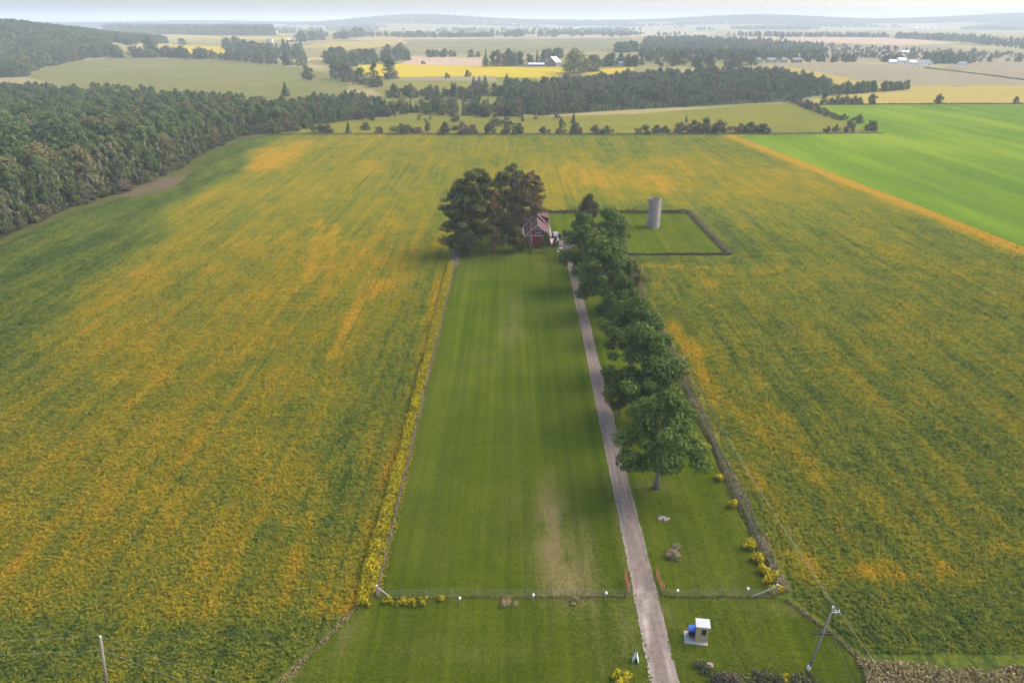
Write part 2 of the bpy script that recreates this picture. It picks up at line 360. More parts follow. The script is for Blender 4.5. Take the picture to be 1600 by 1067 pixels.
k = NT('dry_verge'); n1 = k.noise(k.pos(), 0.16, 4); n2 = k.noise(k.pos(), 1.2, 4, 0.65)
n3 = k.noise(k.pos(), 0.03, 3); col = k.ramp(k.math('ADD', k.math('ADD', k.math('MULTIPLY', n1, 0.5), k.math('MULTIPLY', n2, 0.35)), k.math('MULTIPLY', n3, 0.9)), [(0.6, (0.045, 0.068, 0.014)), (0.80, (0.075, 0.082, 0.018)), (0.98, (0.105, 0.090, 0.032)), (1.12, (0.125, 0.092, 0.058))])
M_verge = k.done(col, 0.95, 0.0, k.bump(n2, 0.7, 0.3))
sheet('verge', VERGE, M_verge, 0.02, 0)
sheet('roadside_verge', [(-140, 30), (140, 30), (140, 51), (90, 49.6), (60, 48.8), (46, 48.6), (40, 49.4), (36.5, 50.0), (34, 46.6), (20, 44.5), (-22, 44.5), (-30, 44.8), (-60, 44.2), (-140, 45)], M_verge, 0.016, 0)

k = NT('gravel')
dx_ = k.attr('side'); n1 = k.noise(k.pos(), 1.3, 5, 0.7); n2 = k.noise(k.pos(), 5.0, 3, 0.7); n3 = k.noise(k.pos((2.2, 0.07, 1)), 1.0, 3)
f = k.math('ADD', k.math('MULTIPLY', n1, 0.5), k.math('MULTIPLY', n2, 0.3)); f = k.math('ADD', f, k.math('MULTIPLY', n3, 0.5)); f = k.math('SUBTRACT', f, 0.07)
col = k.ramp(f, [(0.32, (0.098, 0.074, 0.060)), (0.55, (0.168, 0.130, 0.106)), (0.75, (0.255, 0.203, 0.16)), (0.9, (0.345, 0.28, 0.215))])
col = k.mix(k.math('MULTIPLY', dx_, n1, clamp=True), col, (0.38, 0.32, 0.265))
M_gravel = k.done(col, 0.95, 0.0, k.bump(n2, 0.5, 0.05))
ys_ = list(np.arange(40, 200, 0.9)); lpts = []; rpts = []
for y in ys_:
    cxl = np.interp(y, [40, 56, 90, 136, 182, 200], [13.75, 14.0, 14.3, 14.9, 15.0, 14.6]); cxr = np.interp(y, [40, 48, 56, 90, 136, 182, 200], [17.1, 16.9, 16.95, 17.0, 17.3, 17.2, 17.6])
    lpts.append((cxl + 0.22 * (vnoise(y / 0.9, 0, 5) - 0.5) + 0.2 * (vnoise(y / 16, 0, 6) - 0.5) + 0.08, y)); rpts.append((cxr + 0.22 * (vnoise(y / 0.9, 3, 5) - 0.5) + 0.2 * (vnoise(y / 16, 3, 6) - 0.5) - 0.08, y))
def side(x, y):
    c = np.interp(y, [40, 56, 90, 136, 182, 200], [15.4, 15.5, 15.7, 16.1, 16.1, 16.1]); e = np.abs(x - c) / 1.5
    pot = 0.0
    for px, py, a, b, s in [(1010, 945, 0.35, 0.7, 2.0), (1008, 968, 0.3, 1.0, 2.2), (1012, 990, 0.3, 1.2, 1.8), (1000, 925, 0.4, 0.8, 1.4), (1005, 1030, 0.3, 2.5, 1.2), (1045, 1040, 0.3, 2.0, 1.2), (1017, 935, 0.3, 0.5, 1.6)]:
        bx, by = g(px, py); pot = pot + s * G(x, y, bx, by, a, b)
    return np.clip(S(0.6, 1.05, e) * 1.1 + pot, 0, 3)
NC = 9; vv = []; 
for (a, y), (b, _) in zip(lpts, rpts):
    for c in range(NC): t = c / (NC - 1); vv.append((a + (b - a) * t, y, 0.026 + 0.03 * math.sin(math.pi * t) - 0.02 * math.exp(-((t - 0.25) / 0.1) ** 2) - 0.02 * math.exp(-((t - 0.75) / 0.1) ** 2)))
vv = np.array(vv); ii = np.arange(len(vv)).reshape(-1, NC); qi = np.stack([ii[:-1, :-1], ii[:-1, 1:], ii[1:, 1:], ii[1:, :-1]], -1).reshape(-1)
me = npmesh('driveway', vv, 4, qi, M_gravel, True); setattr_f(me, 'side', side(vv[:, 0], vv[:, 1])); tag(mobj('driveway', me), kind='structure')
sheet('parking_pad', [(11.6, 196), (18.5, 194), (19.5, 203), (15.5, 207), (11.6, 206)], M_gravel, 0.02, 0)
sheet('bare_soil', [(LX - 1.3, 176.5), (LX + 0.9, 176.5), (LX + 0.9, 188), (LX - 1.3, 188)], m_plain('bare_earth', (0.15, 0.115, 0.085), 0.95, 0.25, 1.0), 0.03, 0)

# ------------------------------------------------------------------ far fields
k = NT('young_crop'); n1 = k.noise(k.pos((0.06, 0.008, 1), R(62)), 1.0, 3); n2 = k.noise(k.pos(), 0.5, 4, 0.6); n3 = k.noise(k.pos(), 0.006, 2)
f = k.math('ADD', k.math('MULTIPLY', n1, 0.6), k.math('MULTIPLY', n2, 0.25)); f = k.math('ADD', f, k.math('MULTIPLY', n3, 0.5))
col = k.ramp(f, [(0.5, (0.072, 0.128, 0.012)), (0.66, (0.115, 0.182, 0.012)), (0.80, (0.175, 0.232, 0.014))])
M_green = k.done(col, 0.95, 0.0)
sheet('green_field', GREEN, M_green, 0.03)
M_meadow = m_field('meadow_grass', (0.12, 0.13, 0.02), (0.26, 0.225, 0.03), (0.13, 0.14, 0.035), 0.004, 0.03, 0.15)
M_scrubg = m_field('rough_grass', (0.12, 0.13, 0.035), (0.30, 0.26, 0.05), (0.14, 0.15, 0.06), 0.006, 0.03, 0.1)
M_hay = m_field('grey_green_crop', (0.145, 0.15, 0.045), (0.21, 0.195, 0.055), (0.23, 0.185, 0.075), 0.003, 0.02, 0.08)
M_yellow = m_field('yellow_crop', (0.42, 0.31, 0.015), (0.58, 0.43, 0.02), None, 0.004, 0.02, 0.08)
M_pink = m_field('pale_stubble', (0.42, 0.29, 0.19), (0.52, 0.37, 0.25), None, 0.004, 0.02, 0.08)
M_tan = m_field('ripe_grain', (0.32, 0.24, 0.06), (0.44, 0.335, 0.085), None, 0.004, 0.02, 0.08)
M_greytan = m_field('grey_stubble', (0.24, 0.20, 0.12), (0.31, 0.255, 0.155), None, 0.003, 0.02, 0.08)
M_olive = m_field('olive_crop', (0.155, 0.155, 0.075), (0.23, 0.215, 0.10), (0.30, 0.25, 0.08), 0.002, 0.02, 0.08)
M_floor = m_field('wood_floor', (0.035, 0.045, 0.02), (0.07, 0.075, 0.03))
def pf(name, pts, mat, z=0.06): return sheet(name, [g(*p) for p in pts], mat, z)
pf('rough_ground', [(560, 185), (600, 150), (560, 128), (600, 118), (800, 114), (860, 130), (850, 190)], M_scrubg, 0.04)
pf('meadow', [(412, 208), (425, 192), (520, 186), (800, 184), (1000, 178), (1180, 164), (1250, 163), (1318, 190), (1335, 200), (1380, 208), (1150, 208.5), (800, 210)], M_meadow, 0.07)
pf('grey_green_field', [(40, 121), (60, 108), (120, 96), (190, 89.5), (350, 93), (470, 106), (540, 122), (545, 140), (500, 162), (400, 166), (200, 154)], M_hay)
pf('yellow_field_strip', [(165, 52.5), (345, 56.5), (345, 60), (250, 61.5), (165, 58)], M_tan)
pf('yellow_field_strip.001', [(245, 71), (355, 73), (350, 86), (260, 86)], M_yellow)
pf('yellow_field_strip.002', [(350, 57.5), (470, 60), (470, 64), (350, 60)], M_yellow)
pf('olive_field', [(450, 74), (560, 60), (800, 58.5), (990, 57), (985, 72), (945, 82), (660, 86), (560, 80)], M_olive)
pf('yellow_field_strip.003', [(452, 74.5), (520, 66), (630, 62.5), (640, 68), (560, 78)], M_tan, 0.12)
pf('tan_verge_strip', [(540, 61), (800, 58.8), (992, 57.2), (992, 59), (800, 60.8), (560, 63)], M_pink, 0.14)
pf('pale_stubble_field', [(625, 101), (648, 88), (754, 92.5), (756, 104)], M_pink)
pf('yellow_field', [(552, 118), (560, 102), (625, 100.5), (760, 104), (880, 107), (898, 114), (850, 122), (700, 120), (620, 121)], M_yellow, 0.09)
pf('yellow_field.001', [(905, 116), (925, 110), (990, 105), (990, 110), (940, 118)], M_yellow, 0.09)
pf('brown_field_strip', [(590, 126), (620, 121), (770, 120), (780, 127)], M_greytan, 0.12)
pf('ripe_grain_field', [(1240, 162), (1300, 150), (1425, 142), (1440, 133), (1600, 134), (1720, 136), (1720, 162), (1600, 162), (1300, 163.5)], M_tan, 0.07)
pf('grey_stubble_field', [(1160, 101), (1300, 98), (1450, 103), (1600, 129), (1720, 140), (1440, 135), (1330, 124), (1240, 112)], M_greytan, 0.06)
pf('ripe_grain_field.001', [(1180, 104), (1250, 108), (1335, 125), (1440, 135), (1424, 142), (1280, 130), (1200, 112)], M_tan, 0.12)
pf('grey_stubble_field.001', [(1465, 103), (1520, 98), (1720, 98), (1720, 145), (1600, 126)], M_greytan, 0.1)
pf('pale_stubble_strip', [(1110, 58), (1300, 58), (1420, 61), (1500, 69), (1400, 71), (1240, 66), (1110, 63)], M_pink, 0.1)
pf('pale_field', [(600, 53), (800, 48), (1000, 48), (1120, 51), (1110, 57), (800, 57.5), (620, 57)], m_field('pale_crop', (0.34, 0.30, 0.17), (0.45, 0.38, 0.22)), 0.1)
pf('scrub_pasture', [(1280, 72), (1400, 73), (1600, 82), (1720, 90), (1720, 97), (1480, 97), (1300, 95), (1270, 85)], M_greytan, 0.08)
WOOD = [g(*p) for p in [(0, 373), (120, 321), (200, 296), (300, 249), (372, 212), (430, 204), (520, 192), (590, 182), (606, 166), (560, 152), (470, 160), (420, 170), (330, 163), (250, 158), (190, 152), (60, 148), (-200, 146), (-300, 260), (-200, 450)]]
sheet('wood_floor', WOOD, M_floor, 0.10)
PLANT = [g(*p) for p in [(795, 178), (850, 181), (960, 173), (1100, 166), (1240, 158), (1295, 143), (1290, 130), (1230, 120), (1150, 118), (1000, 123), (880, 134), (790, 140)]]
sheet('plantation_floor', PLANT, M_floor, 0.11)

# ------------------------------------------------------------------ foliage builder
def leaves(name, c, nrm, size, tint, mat):
    n = len(c); nrm = nrm / (np.linalg.norm(nrm, axis=1, keepdims=True) + 1e-9)
    r = rng.normal(size=(n, 3)); a = np.cross(nrm, r); a /= (np.linalg.norm(a, axis=1, keepdims=True) + 1e-9); b = np.cross(nrm, a)
    s = size[:, None]
    v = np.stack([c - a * s * 0.5, c + b * s * 0.36 + nrm * s * 0.08, c + a * s * 0.5, c - b * s * 0.36 + nrm * s * 0.08], 1).reshape(-1, 3)
    me = npmesh(name, v, 4, np.arange(n * 4), mat)
    setattr_f(me, 'tint', np.repeat(np.clip(tint, 0, 1), 4)); return me
def unit(n):
    d = rng.normal(size=(n, 3)); return d / np.linalg.norm(d, axis=1, keepdims=True)
def clump_leaves(name, cc, cr, n, size, mat, flat=0.8, up=0.35, tvar=0.35):
    """n leaf faces spread through clumps cc (K,3) of radius cr (K)"""
    cc = np.asarray(cc); cr = np.asarray(cr); w = cr ** 2; k_ = rng.choice(len(cc), n, p=w / w.sum())
    d = unit(n); rr = rng.random(n) ** 0.45
    off = d * (cr[k_] * rr)[:, None]; off[:, 2] *= flat
    ct = rng.random(len(cc))
    nrm = d + 0.9 * rng.normal(size=(n, 3)) * 0.6; nrm[:, 2] += up
    tint = 0.5 + tvar * 1.6 * (ct[k_] - 0.5) + 0.3 * (rng.random(n) - 0.5)
    return leaves(name, cc[k_] + off, nrm, size * (0.65 + 0.7 * rng.random(n)), tint, mat)
M_bark = m_plain('grey_bark', (0.16, 0.13, 0.105), 0.95, 0.35, 3); M_palebark = m_plain('pale_bark', (0.36, 0.33, 0.29), 0.9, 0.3, 2); M_pinebark = m_plain('pine_bark', (0.19, 0.135, 0.10), 0.95, 0.3, 3)
def trunk_mesh(name, h, r0, mat, limbs, lean=0.0):
    mb = MB(); pts = []; rad = []
    ph = rnd.uniform(0, 6.3)
    for i in range(7):
        t = i / 6; pts.append((lean * t * h + 0.02 * h * math.sin(3 * t + ph) * t, 0.02 * h * math.cos(2.3 * t + ph) * t, h * t - 0.15)); rad.append(r0 * (1.35 if i == 0 else 1.0) * (1 - 0.8 * t))
    mb.tube(pts, rad, 7)
    for (z0, ex, ey, ez, r) in limbs:
        q = min(z0 / h, 1) * 6; i = min(int(q), 5); f = q - i; s = Vector(pts[i]).lerp(Vector(pts[i + 1]), f); e = Vector((ex, ey, ez))
        m = s.lerp(e, 0.5) + Vector((0, 0, (ez - s.z) * 0.12)); mb.tube([s, m, e], [r, r * 0.65, r * 0.25], 5)
    return mb.mesh(name, mat, True)
def broad(seed, h, rad, n, size, mat, bark, low=0.22, K=34, r0=None, flat=0.8, open_=1.0, top=0.5, lean=0.0):
    """a crown of uneven clumps carried by limbs; h height, rad radius, low the crown's foot"""
    global rng; rng = np.random.default_rng(seed); rnd.seed(seed)
    z0 = h * low; zh = h - z0; cc = []; cr = []
    lob = [(rnd.uniform(0, 6.28), rnd.uniform(0.75, 1.25)) for _ in range(5)]
    while len(cc) < K:
        t = rnd.random(); a = rnd.uniform(0, 6.28)
        prof = math.sin(math.pi * min(1, (t * 0.93 + 0.07)) ** (top + 0.25)) ** 0.6
        lf = 1 + 0.26 * sum(math.cos(a - l) * w for l, w in lob[:3]) / 2 + 0.2 * math.cos(3 * a + 7 * t + lob[3][0])
        q = rnd.random() ** 0.42
        r = rad * prof * lf * q * 0.86
        cc.append((r * math.cos(a) + lean * (z0 + zh * t), r * math.sin(a), z0 + zh * (0.06 + 0.86 * t))); cr.append(rad * rnd.uniform(0.20, 0.38) * open_)
    crown = clump_leaves('crown', cc, cr, n, size, mat, flat)
    limbs = [(rnd.uniform(0.2, 0.6) * h, c[0] * 0.9, c[1] * 0.9, c[2], h * 0.008) for c in cc[:12] if c[2] > h * 0.3]
    return trunk_mesh('trunk', h * 0.82, r0 or h * 0.021, bark, limbs, lean), crown
def pine(seed, h, rad, n, size, mat, bark, low=0.15, tiers=15, narrow=1.0, top=0.55, half=None):
    """irregular plates of needles on level branches round a tall bare-showing stem"""
    global rng; rng = np.random.default_rng(seed); rnd.seed(seed)
    cc = []; cr = []; limbs = []
    for i in range(tiers):
        t = i / (tiers - 1); z = h * (low + (0.97 - low) * t)
        L = rad * (math.sin(math.pi * (0.18 + 0.74 * t)) ** 0.7) * narrow
        for b in range(rnd.randint(3, 5)):
            a = rnd.uniform(0, 6.28) if half is None else rnd.uniform(*half)
            l = L * rnd.uniform(0.55, 1.12); dz = rnd.uniform(-0.03, 0.04) * h
            for q in (0.45, 0.72, 1.0):
                if rnd.random() < 0.85: cc.append((l * q * math.cos(a), l * q * math.sin(a), z + dz * q)); cr.append(rad * rnd.uniform(0.17, 0.30))
            limbs.append((z, l * 0.9 * math.cos(a), l * 0.9 * math.sin(a), z + dz, h * 0.0045))
    return trunk_mesh('trunk', h * 0.97, h * 0.014, bark, limbs), clump_leaves('crown', cc, cr, n, size, mat, 0.6, 0.5, 0.6)
def spruce(seed, h, rad, n, size, mat, bark):
    global rng; rng = np.random.default_rng(seed); rnd.seed(seed)
    t = rng.random(n) ** 0.62; t = 1 - t; z = h * (0.04 + 0.96 * (1 - (1 - t))) 
    t = rng.random(n); t = 1 - np.sqrt(t); z = h * (0.05 + 0.95 * t)
    a = rng.random(n) * 6.283; tier = 0.78 + 0.22 * np.sin(z / h * 55 + 2 * np.sin(a * 3)); r = rad * (1 - t) ** 0.85 * tier * (0.55 + 0.5 * rng.random(n)) * (1 + 0.15 * np.sin(3 * a + seed))
    c = np.stack([r * np.cos(a), r * np.sin(a), z - 0.12 * r], 1); nrm = np.stack([np.cos(a), np.sin(a), np.full(n, 0.9)], 1) + 0.5 * rng.normal(size=(n, 3))
    return trunk_mesh('trunk', h * 0.9, h * 0.016, bark, []), leaves('crown', c, nrm, size * (0.6 + 0.8 * rng.random(n)), 0.5 + 0.5 * (rng.random(n) - 0.5) + 0.2 * np.sin(z * 3), mat)

ML_maple = m_leaf('maple_leaves', (0.048, 0.090, 0.023), (0.172, 0.218, 0.046), None, spread=0.35)
ML_maple2 = m_leaf('turning_leaves', (0.075, 0.090, 0.032), (0.205, 0.170, 0.055), None)
ML_pine = m_leaf('pine_needles', (0.040, 0.068, 0.034), (0.175, 0.165, 0.060), None)
ML_brown = m_leaf('brown_needles', (0.110, 0.085, 0.052), (0.260, 0.175, 0.090), None)
ML_aspen = m_leaf('aspen_leaves', (0.090, 0.123, 0.054), (0.207, 0.241, 0.095), (0.263, 0.207, 0.129), 0.78)
ML_wood = m_leaf('wood_leaves', (0.078, 0.118, 0.045), (0.190, 0.230, 0.073), (0.269, 0.202, 0.101), 0.84)
ML_far = m_leaf('far_leaves', (0.061, 0.095, 0.044), (0.147, 0.181, 0.063), (0.210, 0.194, 0.074), 0.85)
ML_spruce = m_leaf('spruce_needles', (0.061, 0.108, 0.057), (0.159, 0.214, 0.083), (0.235, 0.262, 0.097), 0.75)
ML_shrub = m_leaf('shrub_leaves', (0.065, 0.083, 0.040), (0.145, 0.155, 0.062), (0.19, 0.13, 0.10), 0.6)

ML_pale = m_leaf('pale_leaves', (0.10, 0.125, 0.035), (0.235, 0.245, 0.075), None)
P = {}
P['pale'] = [broad(401 + i, 14, 6.4, 2200, 0.9, ML_pale, M_bark, 0.0, 46, None, 1.0, 1.15, 0.42) for i in range(2)]
P['maple'] = [broad(101 + i, 15, 5.6, 12000, 0.46, ML_maple, M_bark, 0.25, 54, 0.36, 0.8, 0.88, 0.42, l) for i, l in enumerate((0.0, 0.05, -0.04, 0.03))]
P['turning'] = [broad(131 + i, 15, 4.9, 9000, 0.44, ML_maple2, M_bark, 0.16, 46) for i in range(2)]
P['pine'] = [pine(201 + i, 24, 6.4, 13000, 0.50, ML_pine, M_pinebark, lo, 19) for i, lo in enumerate((0.08, 0.14, 0.2))]
P['brownpine'] = [pine(221 + i, 24, 4.2, 7000, 0.46, ML_brown, M_pinebark, lo, 17) for i, lo in enumerate((0.48, 0.14))]
P['aspen'] = [broad(301 + i, 19, 3.4, 4200, 0.50, ML_aspen, M_palebark, lo, 30, 0.2, 1.15, 0.95, 0.5) for i, lo in enumerate((0.06, 0.12, 0.2, 0.09, 0.04))]
P['wood'] = [broad(321 + i, 16, 4.5, 3800, 0.56, ML_wood, M_bark, 0.02, 40, None, 1.0, 1.15, 0.45) for i in range(4)]
P['far'] = [broad(341 + i, 14, 5.2, 1500, 1.0, ML_far, M_bark, 0.0, 40, None, 1.0, 1.2, 0.42) for i in range(4)]
P['spruce'] = [spruce(361 + i, 12, 2.5, 620, 0.95, ML_spruce, M_bark) for i in range(4)]
P['shrub'] = [broad(381 + i, 4, 2.9, 900, 0.50, ML_shrub, M_bark, 0.02, 22, 0.09, 0.9, 1.15, 0.42) for i in range(4)]
BASEH = dict(maple=15, turning=15, pine=24, brownpine=24, aspen=19, wood=16, far=14, pale=14, spruce=12, shrub=4)
SRC = {}
def plant(kind, i, x, y, h, wide=1.0, rz=None, name='tree', label=None, cat='tree', group=None):
    tr, cr = P[kind][i % len(P[kind])]; s = h / BASEH[kind]
    e = empty(name, (x, y, Hs(x, y)), rnd.uniform(0, 6.28) if rz is None else rz); e.scale = (s * wide, s * wide, s)
    t = mobj('trunk', tr, e); c = mobj('crown', cr, e); SRC.setdefault((kind, i % len(P[kind])), c)
    return tag(e, label, cat, group)
def scatter(name, label, cat, pts, kinds, h, hv=0.25, wide=1.0):
    """one mass of trees nobody could count: crowns instanced on points"""
    pts = np.asarray(pts); n = len(pts); src = [q for kd in kinds for q in SRC if q[0] == kd]
    me = bpy.data.meshes.new(name); me.vertices.add(n)
    me.vertices.foreach_set('co', np.stack([pts[:, 0], pts[:, 1], H(pts[:, 0], pts[:, 1])], 1).astype(np.float32).ravel())
    r_ = np.random.default_rng(len(name) + n); pid = r_.integers(0, len(src), n)
    hb = np.array([BASEH[src[p][0]] for p in pid]); hh = np.broadcast_to(np.asarray(h, float), (n,)) * (1 + hv * (2 * r_.random(n) - 1)) / hb
    for nm, val in (('rot', r_.random(n) * 6.283), ('sz', hh), ('sxy', hh * wide * (0.85 + 0.3 * r_.random(n)))): setattr_f(me, nm, val)
    a = me.attributes.new('pid', 'INT', 'POINT'); a.data.foreach_set('value', pid.astype(np.int32)); me.update()
    o = mobj(name, me); tag(o, label, cat, None, 'stuff')
    ng = bpy.data.node_groups.new(name, 'GeometryNodeTree'); ng.interface.new_socket('Geometry', in_out='INPUT', socket_type='NodeSocketGeometry'); ng.interface.new_socket('Geometry', in_out='OUTPUT', socket_type='NodeSocketGeometry')
    N = ng.nodes; L = ng.links; gi = N.new('NodeGroupInput'); go = N.new('NodeGroupOutput'); jn = N.new('GeometryNodeJoinGeometry')
    def at(nm, typ='FLOAT'):
        q = N.new('GeometryNodeInputNamedAttribute'); q.data_type = typ; q.inputs[0].default_value = nm; return q.outputs[0]
    cr_ = N.new('ShaderNodeCombineXYZ'); L.new(at('rot'), cr_.inputs[2]); cs = N.new('ShaderNodeCombineXYZ'); sxy = at('sxy'); L.new(sxy, cs.inputs[0]); L.new(sxy, cs.inputs[1]); L.new(at('sz'), cs.inputs[2])
    pida = at('pid', 'INT')
    for k_, q in enumerate(src):
        oi = N.new('GeometryNodeObjectInfo'); oi.inputs[0].default_value = SRC[q]; oi.transform_space = 'ORIGINAL'; oi.inputs['As Instance'].default_value = False
        cmp = N.new('FunctionNodeCompare'); cmp.data_type = 'INT'; cmp.operation = 'EQUAL'; L.new(pida, cmp.inputs[2]); cmp.inputs[3].default_value = k_
        ip = N.new('GeometryNodeInstanceOnPoints'); L.new(gi.outputs[0], ip.inputs['Points']); L.new(cmp.outputs[0], ip.inputs['Selection']); L.new(oi.outputs['Geometry'], ip.inputs['Instance'])
        L.new(cr_.outputs[0], ip.inputs['Rotation']); L.new(cs.outputs[0], ip.inputs['Scale']); L.new(ip.outputs[0], jn.inputs[0])
    L.new(jn.outputs[0], go.inputs[0]); md = o.modifiers.new('scatter', 'NODES'); md.node_group = ng
    return o
def fill(poly, step, seed=0, avoid=None):
    xs = [p[0] for p in poly]; ys = [p[1] for p in poly]; r_ = np.random.default_rng(seed)
    X, Y = np.meshgrid(np.arange(min(xs), max(xs), step), np.arange(min(ys), max(ys), step)); X = X.ravel() + r_.uniform(-.45, .45, X.size) * step; Y = Y.ravel() + r_.uniform(-.45, .45, Y.size) * step
    m = inpoly(X, Y, poly)
    if avoid is not None: m &= avoid(X, Y)
    return np.stack([X[m], Y[m]], 1)
HAZE = 2.0e-4
# ------------------------------------------------------------------ trees along the drive
def pxtree(kind, i, bx, by, top, wide=1.0, **kw):
    x, y = g(bx, by); u = (533.5 - top) / FPX
    dep = math.atan2(sp_ - u * cp, cp + u * sp_); h = CAMZ - y * math.tan(dep) - Hs(x, y)
    return plant(kind, i, x, y, h, wide, **kw)
DG = 'trees in the row beside the driveway'
pxtree('maple', 0, 1026, 762, 610, 1.02, rz=0.4, name='maple_tree', label='nearest maple of the driveway row, standing free with its trunk showing', group=DG)
pxtree('maple', 1, 1002, 660, 512, 1.03, rz=2.2, name='maple_tree', label='second maple from the front in the driveway row, near the utility pole', group=DG)
pxtree('turning', 0, 968, 648, 575, 0.85, rz=1.0, name='maple_tree', label='small bronze-tinged tree overhanging the drive, third from the front', group=DG)
pxtree('maple', 2, 985, 592, 468, 1.12, rz=4.0, name='maple_tree', label='wide maple in the middle of the driveway row, fourth from the front', group=DG)
pxtree('maple', 3, 943, 492, 368, 1.05, rz=5.1, name='maple_tree', label='tall bright green maple halfway along the drive, above bare trunks', group=DG)
pxtree('maple', 0, 968, 532, 428, 0.8, rz=5.9, name='maple_tree', label='maple between the tall bright maple and the wide one in the row', group=DG)
pxtree('turning', 1, 978, 480, 402, 1.1, rz=2.7, name='maple_tree', label='dull grey-green tree on the field side of the tall bright maple', group=DG)
pxtree('maple', 0, 912, 455, 350, 1.1, rz=3.3, name='maple_tree', label='maple whose boughs reach left over the drive below the house', group=DG)
pxtree('maple', 1, 945, 425, 328, 1.1, rz=0.9, name='maple_tree', label='dark maple left of the silo enclosure near the top of the row', group=DG)
pxtree('maple', 2, 905, 402, 330, 0.9, rz=1.9, name='maple_tree', label='maple beside the gravel turning area right of the red house', group=DG)
pxtree('turning', 0, 918, 385, 301, 0.75, rz=5.6, name='maple_tree', label='rusty-topped tree at the far end of the driveway row', group=DG)
pxtree('maple', 3, 955, 395, 335, 0.85, rz=4.4, name='maple_tree', label='round maple against the left side of the silo enclosure', group=DG)

# ------------------------------------------------------------------ tall trees round the house
HG = 'tall trees beside the red house'
pl = [('pine', 0, 712, 398, 300, 0.95, 'broad dark pine at the left end of the house grove, skirted to the ground'),
      ('pine', 1, 733, 397, 268, 1.0, 'tall dark pine with rusty tufts, second from the left in the house grove'),
      ('pine', 2, 752, 392, 264, 0.85, 'tall dark pine in the middle of the house grove'),
      ('brownpine', 1, 772, 396, 296, 0.8, 'brown thin-needled pine with bare stem in the middle of the grove'),
      ('pine', 2, 787, 383, 268, 0.75, 'dark pine behind the white pole in the house grove'),
      ('pine', 1, 804, 370, 258, 0.85, 'tallest dark pine of the grove, left behind the red house'),
      ('pine', 2, 838, 352, 274, 0.50, 'narrow dark pine rising behind the roof of the red house'),
      ('brownpine', 0, 829, 394, 270, 1.0, 'reddish-brown dying pine whose bare trunk crosses the house front'),
      ('brownpine', 1, 804, 391, 276, 0.62, 'reddish-brown dying pine just left of the red house'),
      ('pine', 0, 725, 401, 330, 0.8, 'low bushy pine at the lawn corner of the house grove')]
for kd, i, bx, by, top, w, lab in pl: pxtree(kd, i, bx, by, top, w, name='pine_tree', label=lab, group=HG)
pxtree('turning', 1, 803, 393, 356, 1.3, name='ornamental_tree', label='small orange-leaved tree in front of the pale shed', group=HG)
pxtree('turning', 0, 816, 391, 366, 1.2, name='ornamental_tree', label='low rusty tree at the left front corner of the red house', group=HG)
pxtree('maple', 2, 852, 394, 363, 0.7, name='ornamental_tree', label='small green tree before the right front window of the red house', group=HG)
pxtree('maple', 1, 790, 380, 352, 0.8, name='ornamental_tree', label='small bright green tree at the foot of the white pole', group=HG)
for i, (bx, by, hp, lab) in enumerate([(832, 388, 9, 'dark shrub under the front wall of the red house'), (842, 388, 8, 'dark shrub below the gable window of the red house'),
      (868, 384, 12, 'dark shrub at the right corner of the red house'), (880, 374, 14, 'dark shrub between the parked car and the driveway trees')]):
    x, y = g(bx, by); plant('shrub', i, x, y, hp * mpp(x, y), 0.8, name='shrub', label=lab, cat='shrub')

# ------------------------------------------------------------------ the wood on the left
WL = 'slender pale-stemmed tree along the field edge of the left-hand wood'; WG = 'trees at the edge of the left wood'
seg = EDGE[2:]; acc = 0
for row, (off, stp) in enumerate(((3.0, 4.2), (8.0, 5.0), (14.0, 6.5))):
    carry = 0
    for (ax, ay), (bx, by) in zip(seg[:-1], seg[1:]):
        L_ = math.hypot(bx - ax, by - ay); ex, ey = (bx - ax) / L_, (by - ay) / L_; t = carry
        while t < L_:
            o_ = off + rnd.uniform(-1.6, 1.6); x = ax + ex * t - ey * o_; y = ay + ey * t + ex * o_
            kd = 'aspen' if rnd.random() < 0.74 else 'wood'
            h = rnd.uniform(15, 20) if row else rnd.uniform(11, 18)
            if rnd.random() < 0.14 and row == 0: h *= 0.55; kd = 'wood'
            if y > 330: h *= 0.82
            plant(kd, rnd.randrange(9), x, y, h, rnd.uniform(0.85, 1.15), name='woodland_tree', label=WL if kd == 'aspen' else 'bushy short-stemmed tree among the edge trees of the left-hand wood', group=WG); acc += 1
            t += stp * rnd.uniform(0.75, 1.3)
        carry = t - L_
us = 'low shrub under the edge trees of the left wood'; carry = 0
for (ax, ay), (bx, by) in zip(seg[:-1], seg[1:]):
    L_ = math.hypot(bx - ax, by - ay); ex, ey = (bx - ax) / L_, (by - ay) / L_; t = carry
    while t < L_:
        o_ = rnd.uniform(-0.5, 2.6); plant('shrub', rnd.randrange(4), ax + ex * t - ey * o_, ay + ey * t + ex * o_, rnd.uniform(1.8, 5.2), rnd.uniform(0.9, 1.4), name='understory_shrub', label=us, cat='shrub', group='shrubs along the edge of the left wood'); t += rnd.uniform(2.2, 5.5)
    carry = t - L_
for i in range(5): 
    x, y = g(380 + 9 * i, 212 - i); plant('shrub', i, x, y, 4.5 + i % 2, 1.1, name='shrub', label='reddish shrub at the far end of the left wood', cat='shrub', group='shrubs at the far end of the left wood')

